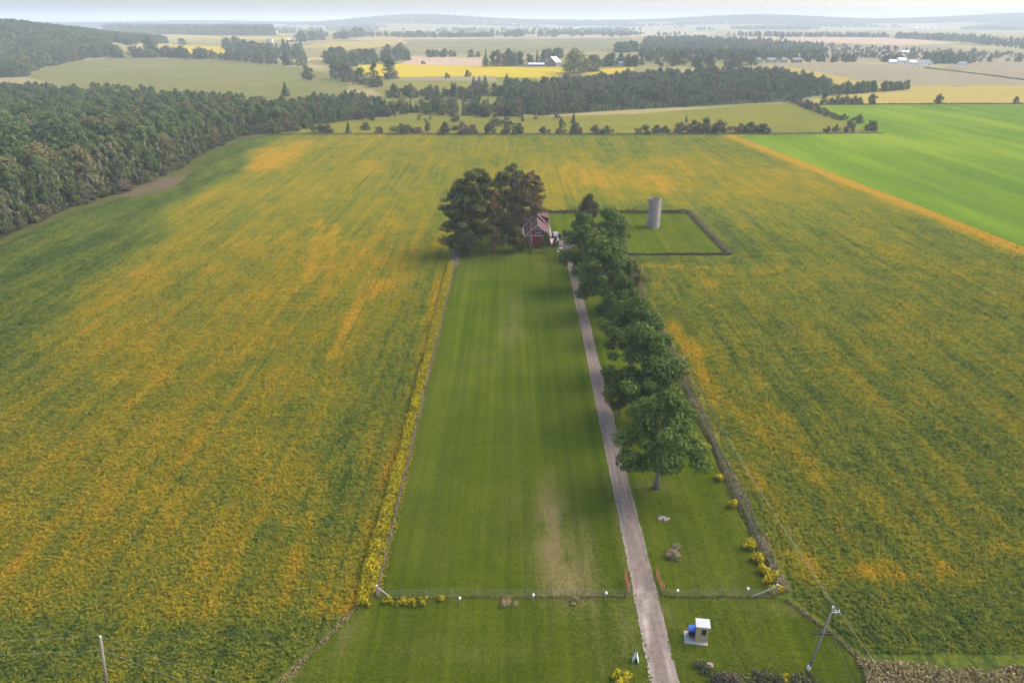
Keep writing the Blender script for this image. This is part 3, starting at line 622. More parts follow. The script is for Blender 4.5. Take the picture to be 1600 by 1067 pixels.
# ------------------------------------------------------------------ hedgerow shrubs and field trees
def px_plant(kind, bx, by, hpx, wpx, i, **kw):
    x, y = g(bx, by); m = mpp(x, y); h = hpx * m
    base_w = {'shrub': 6.0, 'far': 11.0, 'pale': 13.0, 'spruce': 4.6, 'wood': 8.8}[kind] / BASEH[kind] * h
    return plant(kind, i, x, y, h, (wpx * m) / base_w, **kw)
HL = 'rounded shrub in the hedgerow at the far end of the soybean field'; HGp = 'shrubs in the hedgerow behind the soybean field'
ONES = ['', 'first', 'second', 'third', 'fourth', 'fifth', 'sixth', 'seventh', 'eighth', 'ninth', 'tenth', 'eleventh', 'twelfth', 'thirteenth', 'fourteenth', 'fifteenth', 'sixteenth', 'seventeenth', 'eighteenth', 'nineteenth']
ORD = [ONES[n] if n < 20 else ('twentieth' if n == 20 else 'thirtieth' if n == 30 else ('twenty-' if n < 30 else 'thirty-') + ONES[n % 10]) for n in range(1, 40)]
hed = [(430, 207, 14, 30), (452, 206, 11, 16), (460, 205, 12, 18), (478, 201, 9, 20), (500, 208, 13, 20), (513, 208, 11, 16), (571, 203, 10, 14), (593, 208, 8, 14), (626, 209, 14, 22), (638, 208, 11, 14), (652, 208, 8, 16),
       (668, 205, 12, 10), (697, 209, 16, 20), (722, 209, 15, 20), (737, 209, 12, 18), (765, 209, 14, 18), (778, 196, 10, 22), (795, 209, 17, 26), (811, 209, 14, 16), (850, 209, 9, 14), (877, 201, 14, 8), (875, 209, 8, 14), (900, 209, 14, 20), (932, 209, 11, 18), (948, 209, 11, 16),
       (1008, 209, 11, 22), (1026, 208, 10, 18), (1040, 208, 9, 14), (1065, 208, 15, 20), (1083, 208, 16, 20), (1100, 208, 20, 20), (1122, 208, 16, 26), (1155, 208, 13, 22), (1172, 208, 14, 22), (1192, 208, 12, 22), (1292, 207, 8, 9), (1306, 206, 10, 10), (1325, 207, 16, 14)]
hed.sort()
for i, (a, b, c, d) in enumerate(hed): px_plant('shrub', a, b, c * 1.1, d * 1.4, i, name='shrub', label=ORD[i] + ' shrub from the left in the hedgerow behind the soybeans', cat='shrub', group=HGp)
px_plant('spruce', 545, 208, 18, 11, 0, name='spruce_tree', label='small dark conifer standing alone in the hedgerow behind the soybeans')
px_plant('spruce', 896, 193, 16, 9, 2, name='spruce_tree', label='small conifer alone in the meadow behind the hedgerow')
px_plant('spruce', 1072, 192, 12, 5, 1, name='spruce_tree', label='thin conifer poking above the right-hand hedgerow')
for i, (a, b, c, d) in enumerate([(1340, 193, 14, 20), (1318, 188, 9, 12), (1360, 204, 14, 26)]):
    px_plant('shrub', a, b, c, d, i, name='shrub', cat='shrub', label=['round bush at the green field corner, uppermost of three', 'small round bush behind the meadow corner', 'widest round bush at the tip of the green field corner'][i])
dl = ' shrub from the top of the diagonal hedge between meadow and green field'
for i in range(11):
    t = i / 10; px_plant('shrub', 1236 + 74 * t + rnd.uniform(-3, 3), 160 + 27 * t, rnd.uniform(9, 15) * (1 - 0.35 * t), rnd.uniform(13, 20), i, name='shrub', label=ORD[i] + dl, cat='shrub', group='shrubs on the diagonal hedge')
for i, (kd, a, b, c, d, lab) in enumerate([('far', 1286, 163, 18, 15, 'round dark tree at the left end of the hedge beyond the green field'), ('far', 1361, 163, 16, 17, 'round tree on a short stem beside the dense hedge beyond the green field'),
     ('far', 1466, 162, 15, 16, 'lone round tree on the boundary between green field and ripe grain'), ('far', 1586, 162, 11, 11, 'rightmost lone round tree beyond the green field')]):
    px_plant(kd, a, b, c, d, i, name='field_tree', label=lab)
for i in range(7): px_plant('shrub', 1300 + 7 * i, 163, 10 + 2 * (i % 2), 14, i, name='shrub', label='shrub in the dense hedge beyond the green field', cat='shrub', group='shrubs of the hedge beyond the green field')

# scrub between meadow and plantation
SL = 'scrubby tree in the rough ground between left wood and plantation'; SGp = 'scrub of the rough ground'
scr = []
for _ in range(60): scr.append((rnd.uniform(608, 815), rnd.gauss(177, 3.2), rnd.uniform(10, 21)))
for _ in range(50): scr.append((rnd.uniform(612, 800), rnd.gauss(150, 3.6), rnd.uniform(10, 19)))
for _ in range(22): scr.append((rnd.uniform(585, 800), rnd.uniform(155, 172), rnd.uniform(6, 11)))
for _ in range(26): scr.append((rnd.uniform(480, 620), rnd.uniform(178, 189), rnd.uniform(8, 15)))
for _ in range(14): scr.append((rnd.uniform(640, 880), rnd.uniform(184, 192), rnd.uniform(4, 9)))
for i, (a, b, c) in enumerate(scr):
    kd = rnd.choice(['shrub', 'wood', 'spruce', 'shrub', 'far']); wd = c * (0.5 if kd == 'spruce' else 0.95 if kd != 'shrub' else 1.35)
    px_plant(kd, a, b, c, wd, i, name='scrub_tree', label={'shrub': 'low bush in the rough ground between left wood and plantation', 'spruce': 'pointed conifer in the rough ground between left wood and plantation'}.get(kd, SL), group=SGp)
for i, (a, b, c, d) in enumerate([(740, 134, 14, 8), (749, 135, 15, 9), (758, 135, 17, 11), (447, 151, 22, 16), (792, 135, 18, 16)]):
    px_plant('spruce', a, b, c, d, i, name='spruce_tree', label='dark pointed conifer at the back of the rough ground', group='conifers at the back of the rough ground')
for i, (kd, a, b, c, d, lab) in enumerate([('far', 610, 124, 29, 28, 'large round dark tree alone left of the yellow field'), ('wood', 585, 124, 26, 14, 'narrow dark tree just left of the large round tree'),
      ('far', 525, 124, 34, 30, 'tall dark tree of the clump left of the yellow field'), ('far', 545, 128, 30, 30, 'dark spreading tree right in the clump left of the yellow field'), ('far', 565, 132, 24, 30, 'lower dark tree at the foot of the clump left of the yellow field'),
      ('far', 481, 125, 22, 22, 'dark round tree on the right end of the grey-green field'), ('far', 590, 136, 18, 30, 'low dark tree below the large round tree'),
      ('pale', 897, 114, 34, 46, 'big pale green spreading tree beside the barn'), ('pale', 927, 112, 24, 36, 'pale green tree right of the big one beside the barn'),
      ('shrub', 698, 123, 8, 10, 'dark bush at the near edge of the yellow field'), ('shrub', 731, 120, 9, 12, 'reddish bush on the near edge of the yellow field'), ('shrub', 661, 101, 5, 8, 'small bush on the pale stubble field')]):
    px_plant(kd, a, b, c, d, i, name='bush' if kd == 'shrub' else 'field_tree', label=lab, cat='bush' if kd == 'shrub' else 'tree')

# plantation: front trees one by one, the mass behind as one
PLb = 'conifer along the near edge of the dark plantation'; PG = 'trees at the near edge of the plantation'
fe = [(795, 178), (850, 181), (960, 173), (1100, 166), (1240, 158), (1295, 146)]
for j in range(150):
    t = rnd.random() * 5; i = int(t); f = t - i; bx = fe[i][0] + (fe[i + 1][0] - fe[i][0]) * f; by = fe[i][1] + (fe[i + 1][1] - fe[i][1]) * f - rnd.random() ** 1.4 * 9
    c = rnd.uniform(5, 12); kd = 'spruce' if rnd.random() < 0.5 else 'wood' if rnd.random() < 0.5 else 'shrub'
    if kd != 'spruce': c *= 0.75
    px_plant(kd, bx, by, c, c * (0.48 if kd == 'spruce' else 1.0), j, name='plantation_tree', label={'spruce': PLb, 'wood': 'round broad-leaved tree along the near edge of the dark plantation', 'shrub': 'low shrub along the near edge of the dark plantation'}[kd], group=PG)
tl = 'mixed tree in the tail at the right end of the plantation'
for j in range(46):
    t = rnd.random(); bx = 1288 + 137 * t; by = 152 - 13 * t - rnd.random() * 7 * (1 - t); c = rnd.uniform(12, 22) * (1 - 0.35 * t); kd = rnd.choice(['spruce', 'far', 'wood', 'wood'])
    px_plant(kd, bx, by, c, c * (0.42 if kd == 'spruce' else 0.85), j, name='plantation_tree', label=tl, group='trees in the tail of the plantation')

# belts of far trees that can still be told apart
def belt(pts, n, h0, h1, label, group, kinds=('far', 'far', 'wood'), jit=1.0, wr=(0.85, 1.3), name='distant_tree'):
    for j in range(n):
        t = rnd.random() * (len(pts) - 1); i = min(int(t), len(pts) - 2); f = t - i
        bx = pts[i][0] + (pts[i + 1][0] - pts[i][0]) * f; by = pts[i][1] + (pts[i + 1][1] - pts[i][1]) * f + rnd.uniform(-jit, jit)
        c = rnd.uniform(h0, h1); kd = rnd.choice(kinds); px_plant(kd, bx, by, c, c * rnd.uniform(*wr) * (0.45 if kd == 'spruce' else 1), j, name=name, label=label, group=group)
belt([(175, 90), (260, 90), (350, 93), (480, 106)], 52, 8, 19, 'tree in the hedge along the back of the grey-green field', 'trees behind the grey-green field', name='hedge_tree')
for i, (a, b, c, d) in enumerate([(238, 90, 31, 24), (284, 91, 18, 26), (312, 92, 17, 32)]):
    px_plant('far', a, b, c, d, i, name='distant_tree', label=['tallest dark tree behind the grey-green field', 'round tree before the yellow strip, left of the wide one', 'wide low tree before the yellow strip behind the grey-green field'][i])
belt([(185, 70), (345, 71)], 16, 8, 13, 'tree in the belt between the two left yellow strips', 'trees between the left yellow strips')
belt([(350, 82), (420, 86), (490, 92)], 40, 9, 22, 'tree in the scattered hamlet above the grey-green field', 'trees of the hamlet', ('far', 'wood', 'spruce', 'far'), 7, name='hamlet_tree')
belt([(510, 100), (560, 98), (640, 92)], 50, 10, 22, 'tree in the belt above the yellow field on the left', 'trees above the yellow field', ('far', 'wood', 'spruce', 'far'), 6)
belt([(662, 91), (690, 89), (760, 89)], 10, 7, 12, 'small tree behind the pale stubble field', 'trees behind the pale stubble')
belt([(752, 103), (790, 103), (850, 101)], 20, 14, 26, 'tree in the grove left of the barn', 'trees left of the barn', ('far', 'wood', 'spruce'), 1.5, (0.6, 0.9))
belt([(845, 94), (880, 92)], 8, 12, 18, 'tree directly behind the barn', 'trees behind the barn', ('far', 'spruce'), 1.5)
belt([(945, 104), (1000, 103), (1060, 103), (1180, 104)], 32, 8, 20, 'tree behind the left half of the plantation', 'trees behind the plantation', ('far', 'wood', 'far'), 2.5)
belt([(463, 66), (520, 62), (575, 57)], 18, 8, 16, 'tree in the dark belt above the left yellow field', 'trees of the dark far belt')
belt([(575, 58), (690, 58), (770, 58.5)], 16, 4, 10, 'small tree on the far edge of the olive field', 'trees on the far edge of the olive field')
belt([(790, 58), (870, 57)], 14, 6, 11, 'tree in the dark row at the far end of the olive field', 'trees in the far dark row')
belt([(890, 57), (1000, 57)], 12, 5, 8, 'lone far tree right of the dark row', 'lone far trees')
belt([(962, 82), (1005, 82)], 14, 13, 17, 'tree in the dark clump at the right end of the olive field', 'trees in the dark clump')
belt([(1300, 97), (1335, 97)], 10, 8, 12, 'dark tree in the square copse left of the far farm', 'trees of the square copse', ('far',))
belt([(1365, 97), (1405, 97)], 12, 8, 13, 'dark tree in the windbreak left of the farm sheds', 'trees of the farm windbreak', ('spruce', 'far'))
belt([(1445, 99), (1525, 100)], 22, 12, 18, 'dark tree in the copse behind the farm sheds', 'trees behind the farm sheds', ('far', 'spruce', 'far'), 1.5)
belt([(1160, 96), (1290, 97)], 16, 6, 11, 'small tree between the roadside houses beyond the plantation', 'trees between the roadside houses', ('far', 'spruce'))
for i, (a, b, c, d) in enumerate([(1531, 97, 6, 8), (1545, 97, 9, 11), (1575, 96, 5, 6), (1590, 97, 11, 14), (1186, 63, 11, 7), (1222, 62, 8, 8)]):
    px_plant('far', a, b, c, d, i, name='distant_tree', label=['smaller tree right of the farm copse', 'round tree right of the farm copse', 'tiny tree near the right edge beyond the stubble', 'bushy tree at the right edge beyond the stubble', 'lone tree on the pale stubble strip, left one', 'lone tree on the pale stubble strip, right one'][i])

# masses of trees
fw = fill(WOOD, 6.8, 3, lambda X, Y: (pdist(X, Y, EDGE) > 17) & (np.abs(X) < 0.95 * Y + 60))
dfar = fw[:, 1]; scatter('left_wood_trees', 'dense green wood filling the left side beyond the soybean field', 'woodland', fw, ['aspen', 'wood', 'wood', 'far'], (14.6 - 5.2 * S(330, 560, dfar)) * (1 - 0.42 * S(-0.42, -0.24, fw[:, 0] / fw[:, 1])), 0.4, 1.2)
pe = [g(*p) for p in fe]; pp = fill(PLANT, 4.3, 5); pd_ = pdist(pp[:, 0], pp[:, 1], pe) + 26 * (fbm(pp[:, 0] / 30, pp[:, 1] / 30, 55, 3) - 0.55); kp = (pd_ > 2) & (fbm(pp[:, 0] / 22, pp[:, 1] / 30, 58, 3) > 0.40 - 0.12 * S(40, 120, pd_)); pp = pp[kp]; pd_ = pd_[kp]
scatter('plantation_conifers', 'dark conifer plantation massed behind the meadow', 'plantation', pp, ['spruce', 'spruce', 'wood', 'far', 'shrub'], (3.2 + 4.0 * S(0, 70, pd_)) * (1 - 0.3 * S(260, 420, pp[:, 0])), 0.5, 1.15)
def pxfill(pts, step, seed): return fill([g(*p) for p in pts], step, seed)
scatter('hill_wood', 'dark wooded hill at the far left', 'woodland', np.concatenate([pxfill([(-350, 125), (40, 121), (60, 108), (120, 96), (175, 88), (172, 60), (120, 40), (-350, 40)], 9, 6), fill([(-1300, 1150), (-770, 1150), (-800, 1750), (-1300, 1750)], 9, 7)]), ['far', 'wood'], 16, 0.25, 1.15)
scatter('far_wood', 'long wood on the skyline behind the left yellow strip', 'woodland', pxfill([(165, 52), (345, 56), (430, 56), (425, 47.5), (300, 46.5), (165, 45)], 11, 8), ['far', 'wood'], 22, 0.5)
scatter('slope_wood', 'hazy wood on the slope behind the plantation', 'woodland', pxfill([(1000, 76), (1060, 86), (1180, 84), (1290, 84), (1285, 73), (1180, 66), (1090, 62), (1010, 62)], 14, 9), ['far', 'spruce'], 10, 0.35, 1.1)
scatter('valley_wood', 'hazy trees below the slope wood beyond the plantation', 'woodland', pxfill([(1000, 98), (1180, 98), (1240, 94), (1290, 94), (1280, 86), (1180, 86), (1050, 88), (1000, 86)], 16, 10), ['far', 'wood'], 11, 0.4, 1.1)
scatter('right_far_belt', 'far hazy tree belt sloping down the right edge', 'tree belt', pxfill([(1400, 61), (1480, 65), (1640, 82), (1640, 77), (1500, 61), (1400, 58.5)], 17, 31), ['far', 'spruce'], 14, 0.3)
scatter('pasture_bushes', 'scattered bushes dotting the pale pasture on the right', 'bushes', pxfill([(1285, 72), (1600, 84), (1600, 92), (1480, 94), (1290, 93)], 24, 11), ['far', 'shrub'], 5.5, 0.5, 1.1)
def ring(x0, x1, y0, y1, step, seed, thr):
    r_ = np.random.default_rng(seed); X, Y = np.meshgrid(np.arange(x0, x1, step), np.arange(y0, y1, step)); X = X.ravel() + r_.uniform(-.5, .5, X.size) * step; Y = Y.ravel() + r_.uniform(-.5, .5, Y.size) * step
    m = fbm(X / 520, Y / 260, seed, 3) + 0.0075 * (H(X, Y) - 34) > thr; m &= np.abs(X) < 0.85 * Y + 200; return np.stack([X[m], Y[m]], 1)
scatter('horizon_woods', 'blue wooded hills along the horizon', 'woodland', np.concatenate([ring(-4600, 5200, 3300, 5000, 26, 21, 0.62), ring(-5200, 6200, 5000, 7200, 26, 23, 0.50), ring(-7000, 8000, 7200, 9600, 42, 24, 0.54)]), ['far'], 15, 0.3, 1.5)
scatter('middle_copses', 'scattered hazy copses between the far fields', 'woodland', ring(-1900, 2400, 2250, 3300, 20, 27, 0.60), ['far'], 12, 0.35, 1.1)

# ------------------------------------------------------------------ goldenrod, weeds, crop plants
def m_tint(name, stops, trans=0.2):
    k = NT(name); c = k.ramp(k.attr('tint'), stops); return k.leafdone(c, trans)
M_gold = m_tint('goldenrod', [(0.0, (0.055, 0.08, 0.02)), (0.35, (0.12, 0.14, 0.02)), (0.55, (0.34, 0.29, 0.015)), (1.0, (0.56, 0.44, 0.02))])
M_weed = m_tint('dry_weeds', [(0.0, (0.07, 0.10, 0.045)), (0.4, (0.12, 0.14, 0.06)), (0.6, (0.22, 0.175, 0.10)), (1.0, (0.34, 0.26, 0.165))])
M_hedgew = m_tint('dark_weeds', [(0.0, (0.05, 0.065, 0.028)), (0.5, (0.11, 0.11, 0.05)), (1.0, (0.22, 0.165, 0.105))])
M_drygrass = m_tint('tall_dry_grass', [(0.0, (0.07, 0.10, 0.03)), (0.35, (0.14, 0.15, 0.05)), (0.6, (0.27, 0.21, 0.09)), (1.0, (0.37, 0.29, 0.15))])
def strip(name, label, cat, path, width, height, n, size, mat, seed, tfun, clumpy=0.6):
    global rng; rng = np.random.default_rng(seed)
    path = np.array(path, float); sl = np.hypot(*np.diff(path, axis=0).T); cum = np.concatenate([[0], np.cumsum(sl)])
    s = rng.random(n) * cum[-1]; x = np.interp(s, cum, path[:, 0]); y = np.interp(s, cum, path[:, 1]); i = np.clip(np.searchsorted(cum, s) - 1, 0, len(sl) - 1); d = np.diff(path, axis=0) / sl[:, None]
    cl = vnoise(s / 0.9, s * 0 + 0.5, seed); w = width * (0.55 + 0.75 * vnoise(s / 2.3, s * 0 + 3.5, seed)); o_ = (rng.random(n) - 0.5) * w
    x = x - d[i, 1] * o_; y = y + d[i, 0] * o_; hh = height * (1 - clumpy + 1.4 * clumpy * cl) * (1 - 0.8 * (np.abs(o_) / (w / 2 + 1e-6)) ** 2.5)
    u = rng.random(n) ** 0.6; z = 0.02 + u * np.clip(hh, 0.08, None)
    return tag(mobj(name, leaves(name, np.stack([x, y, z + H(x, y)], 1), unit(n) + np.array([0, 0, 0.5]), size * (0.6 + 0.8 * rng.random(n)), tfun(u, cl, s, rng.random(n)), mat)), label, cat, None, 'stuff')
strip('goldenrod_strip', 'continuous strip of yellow goldenrod between soybeans and long lawn', 'goldenrod', [(-16.9, 57.2), (-17.0, 62), (-16.7, 100), (-16.6, 177)], 2.0, 1.35, 26000, 0.24, M_gold, 3, lambda u, c, s, r: 0.55 * u + 0.35 * c + 0.25 * r - 0.10)
strip('grass_edge', 'thin grey dry grass along the left lawn fence', 'dry grass', [(-15.55, 59), (-15.5, 177)], 0.4, 0.4, 5000, 0.2, M_weed, 4, lambda u, c, s, r: 0.3 + 0.4 * u + 0.3 * r)
strip('weed_strip', 'brown and grey-green weed strip along the right field edge', 'weeds', [(31.6, 59.5), (31.7, 90), (31.9, 130), (31.6, 186)], 2.0, 0.95, 20000, 0.24, M_weed, 5, lambda u, c, s, r: 0.15 + 0.55 * c + 0.3 * r)
strip('weed_strip.001', 'dark weed hedge along the back of the silo enclosure', 'weeds', [(8, BY + 0.6), (EX + 0.5, BY + 0.6)], 1.6, 1.5, 7000, 0.3, M_hedgew, 6, lambda u, c, s, r: 0.1 + 0.4 * c + 0.3 * r)
strip('weed_strip.002', 'brown dry weed strip on the right side of the silo enclosure', 'weeds', [(EX + 0.8, BY + 1), (EX + 1.0, EY - 0.5)], 2.4, 0.9, 7500, 0.3, M_weed, 7, lambda u, c, s, r: 0.35 + 0.35 * c + 0.3 * r)
strip('weed_strip.003', 'thin dark weed line on the near side of the silo enclosure', 'weeds', [(32, EY - 0.6), (EX + 1.2, EY - 0.5)], 0.9, 0.7, 4500, 0.26, M_hedgew, 8, lambda u, c, s, r: 0.2 + 0.4 * c + 0.3 * r)
strip('hedge_bottom', 'low brown weeds under the hedgerow behind the soybeans', 'weeds', [g(400, 209.5), g(600, 210), g(800, 210.5), g(1000, 210), g(1200, 209.5), g(1378, 208.5)], 2.4, 0.9, 7000, 0.6, M_weed, 17, lambda u, c, s, r: 0.3 + 0.4 * c + 0.3 * r)
strip('hedge_bottom.001', 'thin dark hedge line along the far side of the green field', 'hedge', [g(1268, 164.5), g(1400, 163.5), g(1640, 163)], 2.2, 1.1, 5000, 0.7, M_hedgew, 18, lambda u, c, s, r: 0.1 + 0.4 * c + 0.3 * r)
strip('hedge_bottom.002', 'dark hedge line slanting across the grey stubble at the right', 'hedge', [g(1445, 107), g(1500, 113), g(1640, 131)], 3, 1.4, 3500, 0.9, M_weed, 19, lambda u, c, s, r: 0.1 + 0.3 * c + 0.3 * r)
strip('fence_grass', 'dry grass along the foot of the front fence left of the drive', 'dry grass', [(-15.4, 58.7), (13.4, 58.9)], 0.4, 0.24, 4200, 0.13, M_drygrass, 9, lambda u, c, s, r: 0.15 + 0.55 * c + 0.3 * r)
strip('fence_grass.001', 'dry grass along the foot of the front fence right of the drive', 'dry grass', [(17.8, 58.9), (24, 58.9), (30.5, 58.8)], 0.4, 0.24, 2000, 0.13, M_drygrass, 10, lambda u, c, s, r: 0.15 + 0.5 * c + 0.3 * r)
strip('roadside_grass', 'tall dry roadside grass across the bottom right corner', 'dry grass', [(35.5, 48.2), (46, 46.6), (70, 46.6), (110, 47)], 5.0, 0.8, 26000, 0.28, M_drygrass, 12, lambda u, c, s, r: 0.3 + 0.4 * c + 0.45 * r)
strip('roadside_grass.001', 'rough roadside grass across the bottom left corner', 'dry grass', [(-100, 43.5), (-60, 43.4), (-26, 45.0)], 4.0, 0.6, 12000, 0.28, M_drygrass, 13, lambda u, c, s, r: 0.05 + 0.25 * c + 0.35 * r)
strip('headland_grass', 'dry grass where the front lawn meets the left soybean headland', 'dry grass', [(-17.6, 57.4), (-20.8, 51.4), (-24.0, 46.6)], 0.7, 0.26, 1200, 0.2, M_drygrass, 14, lambda u, c, s, r: 0.25 + 0.4 * c + 0.4 * r)
strip('headland_grass.001', 'dry grass where the front lawn meets the right soybean headland', 'dry grass', [(31.4, 58.4), (34.4, 54.0), (36.2, 50.4)], 0.7, 0.26, 1000, 0.2, M_drygrass, 15, lambda u, c, s, r: 0.15 + 0.4 * c + 0.4 * r)

def bush(name, label, cat, x, y, w, h, n, size, mat, seed, t0=0.5, group=None, ch='foliage'):
    global rng; rng = np.random.default_rng(seed); K = 8
    cc = np.stack([rng.normal(size=K) * w * 0.24, rng.normal(size=K) * w * 0.24, h * (0.3 + 0.35 * rng.random(K))], 1); cr = w * (0.18 + 0.16 * rng.random(K))
    k_ = rng.integers(0, K, n); d = unit(n); p = cc[k_] + d * (cr[k_] * rng.random(n) ** 0.4)[:, None]; p[:, 2] = np.clip(p[:, 2], 0.02, None)
    me = leaves('foliage', p, d + 0.5 * rng.normal(size=(n, 3)), size * (0.6 + 0.8 * rng.random(n)), t0 + 0.5 * (p[:, 2] / h - 0.5) + 0.3 * (rng.random(n) - 0.5), mat)
    o = mobj(name, me, None, (x, y, 0)); return tag(o, label, cat, group)
GLb = 'yellow goldenrod clump among the brown weeds of the right field edge'
for i, (a, b, w) in enumerate([(1102, 700, 1.5), (1124, 750, 1.1), (1146, 792, 1.2), (1172, 856, 1.7), (1182, 878, 1.9), (1192, 893, 1.8), (1205, 908, 2.0), (1060, 658, 1.3), (1083, 690, 0.9)]):
    x, y = g(a, b); bush('goldenrod_clump', GLb, 'goldenrod', x, y, w, 1.3, 420, 0.24, M_gold, 40 + i, 0.7, 'goldenrod clumps in the right weed strip')
x, y = g(1213, 927); bush('goldenrod_clump', 'yellow goldenrod clump in front of the fence corner brace', 'goldenrod', x, y, 1.7, 1.0, 500, 0.22, M_gold, 60, 0.75)
for i, (a, b, w) in enumerate([(608, 940, 1.2), (630, 942, 1.5), (645, 943, 1.0), (663, 942, 1.1), (690, 939, 1.0)]):
    x, y = g(a, b); bush('goldenrod_clump', 'low yellow goldenrod clump on the front fence left of the drive', 'goldenrod', x, y, w, 0.8, 260, 0.2, M_gold, 70 + i, 0.55, 'goldenrod clumps on the front fence')
x, y = g(793, 943); bush('dry_grass_tuft', 'beige dry grass tuft at the front fence, centre of the long lawn', 'grass tuft', x, y, 1.6, 0.5, 400, 0.18, M_drygrass, 80, 0.95)
x, y = g(895, 939); bush('dry_grass_tuft', 'beige dry grass tuft at the front fence nearer the drive', 'grass tuft', x, y, 1.3, 0.45, 300, 0.18, M_drygrass, 81, 0.9)
x, y = g(970, 1066); bush('goldenrod_clump', 'yellow goldenrod clump at the bottom edge beside the drive', 'goldenrod', x, y, 1.6, 1.2, 500, 0.22, M_gold, 82, 0.7)
x, y = g(1225, 1068); bush('goldenrod_clump', 'yellow goldenrod clump among the bottom edge shrubs', 'goldenrod', x, y, 1.5, 1.2, 450, 0.22, M_gold, 83, 0.65)
for i, a in enumerate([1120, 1148, 1165, 1190, 1213, 1242, 1258]):
    x, y = g(a, 1071 + (i % 3) * 2); bush('shrub', 'dark green roadside shrub at the bottom edge right of the drive', 'shrub', x, y, 2.0, 1.5 + 0.3 * (i % 2), 700, 0.24, ML_shrub, 90 + i, 0.4, 'roadside shrubs at the bottom edge')
x, y = g(1098, 1044); bush('shrub', 'grey-green shrub beside the boulder below the bus shelter', 'shrub', x, y, 1.5, 0.9, 600, 0.16, ML_shrub, 101, 0.3)
x, y = g(1050, 866); bush('dry_grass_tuft', 'brown weed clump on the lawn right of the drive', 'grass tuft', x, y, 2.0, 0.9, 900, 0.18, M_weed, 102, 0.7)

# grass tufts on the lawns near the camera
rng = np.random.default_rng(78); n = 260000
y = 43 + 110 * rng.random(n) ** 1.6; x = -32 + 70 * rng.random(n)
cl_ = np.interp(y, [40, 56, 90, 136, 182, 200], [14.0, 14.2, 14.5, 15.1, 15.2, 14.8]); cr_2 = np.interp(y, [40, 56, 90, 136, 182, 200], [16.8, 16.75, 16.8, 17.1, 17.0, 17.4])
wob = 0.35 * (vnoise(y / 0.7, y * 0, 8) - 0.45)
keep = (inpoly(x, y, LAWN) | inpoly(x, y, FRONT)) & ~((x > cl_ + wob) & (x < cr_2 - wob)) & (rng.random(n) > S(55, 155, y)); x = x[keep]; y = y[keep]; n = len(x)
me = leaves('lawn_tufts', np.stack([x, y, 0.02 + 0.05 * rng.random(n)], 1), unit(n) * 0.5 + np.array([0, 0, 1.0]), 0.10 + 0.14 * rng.random(n), np.full(n, 0.5), M_lawn)
setattr_f(me, 'dry', np.repeat(np.clip(dry(x, y) + 0.55 * (rng.random(n) - 0.62), 0, 1), 4))
tag(mobj('lawn_tufts', me), 'mown grass tufts covering the near lawns', 'grass', None, 'stuff')

# individual soybean leaves for the near part of the field
rng = np.random.default_rng(77); n = 620000
y = 30 + 240 * rng.random(n) ** 1.5; x = (rng.random(n) * 2 - 1) * (28 + y * 0.86)
PROP = [(-18.2, 57.0), (-15.0, 59.2), (-15.0, 180), (-24, 200), (-20, 236), (EX + 3, 236), (EX + 3, EY - 2), (33.0, EY - 2), (33.0, 60.0), (32.4, 58.6), (35.4, 54.4), (37.2, 50.4), (36, 44), (-26, 40), (-24.6, 46.9), (-21.6, 51.6)]
keep = (rng.random(n) > S(60, 265, y)) & ~inpoly(x, y, PROP) & ~((x > 35) & (y < 51 + 0.0 * x)) & ~((x < 0) & (y < 45.5)) & ~inpoly(x, y, VERGE) & ~inpoly(x, y, GREEN) & ~inpoly(x, y, WOOD)
x = x[keep]; y = y[keep]; n = len(x)
zz = 0.05 + 0.27 * rng.random(n)
me = leaves('soybean_plants', np.stack([x, y, zz], 1), unit(n) * 0.45 + np.array([0, 0, 0.9]), (0.20 + 0.22 * rng.random(n)) * (0.85 + y / 260), np.full(n, 0.5), M_soy)
setattr_f(me, 'ripe', np.repeat(np.clip(ripe(x, y) + 0.16 * (rng.random(n) - 0.5), 0, 1), 4))
tag(mobj('soybean_plants', me), 'green and yellowing soybean plants covering the near fields', 'soybeans', None, 'stuff')

# ------------------------------------------------------------------ red house
k = NT('red_siding'); wv = k.n('TexWave', wave_type='BANDS', bands_direction='Z'); k.set(wv.inputs['Vector'], k.pos(obj=True)); wv.inputs['Scale'].default_value = 1.6
nz = k.noise(k.pos(obj=True), 2.0, 4); M_red = k.done(k.mix(nz, (0.24, 0.018, 0.022), (0.33, 0.030, 0.032)), 0.85, 0.05, k.bump(wv.outputs['Fac'], 0.6, 0.03))
k = NT('brown_metal_roof'); wv = k.n('TexWave', wave_type='BANDS', bands_direction='Y'); k.set(wv.inputs['Vector'], k.pos(obj=True)); wv.inputs['Scale'].default_value = 1.0
nz = k.noise(k.pos(obj=True), 1.2, 4); M_roof = k.done(k.mix(nz, (0.105, 0.055, 0.055), (0.15, 0.082, 0.080)), 0.8, 0.05, k.bump(wv.outputs['Fac'], 0.4, 0.03))
M_white = m_plain('white_paint', (0.74, 0.73, 0.71), 0.6, 0.06); M_cream = m_plain('cream_boards', (0.58, 0.44, 0.36), 0.8, 0.1)
k = NT('window_glass'); M_glass = k.done((0.03, 0.04, 0.05), 0.12, 0.6)
M_dark = m_plain('dark_paint', (0.03, 0.03, 0.035), 0.7, 0.2); M_woodpost = m_plain('weathered_wood', (0.24, 0.20, 0.165), 0.9, 0.25, 4); M_steel = m_plain('galvanised_steel', (0.42, 0.43, 0.44), 0.45, 0.12, 2, 0.7)
M_concrete = m_plain('pale_concrete', (0.30, 0.28, 0.265), 0.9, 0.15, 2); M_gate = m_plain('red_oxide_paint', (0.30, 0.075, 0.04), 0.55, 0.15); M_mesh = m_plain('dull_wire', (0.30, 0.30, 0.29), 0.6, 0.1, 2, 0.5)
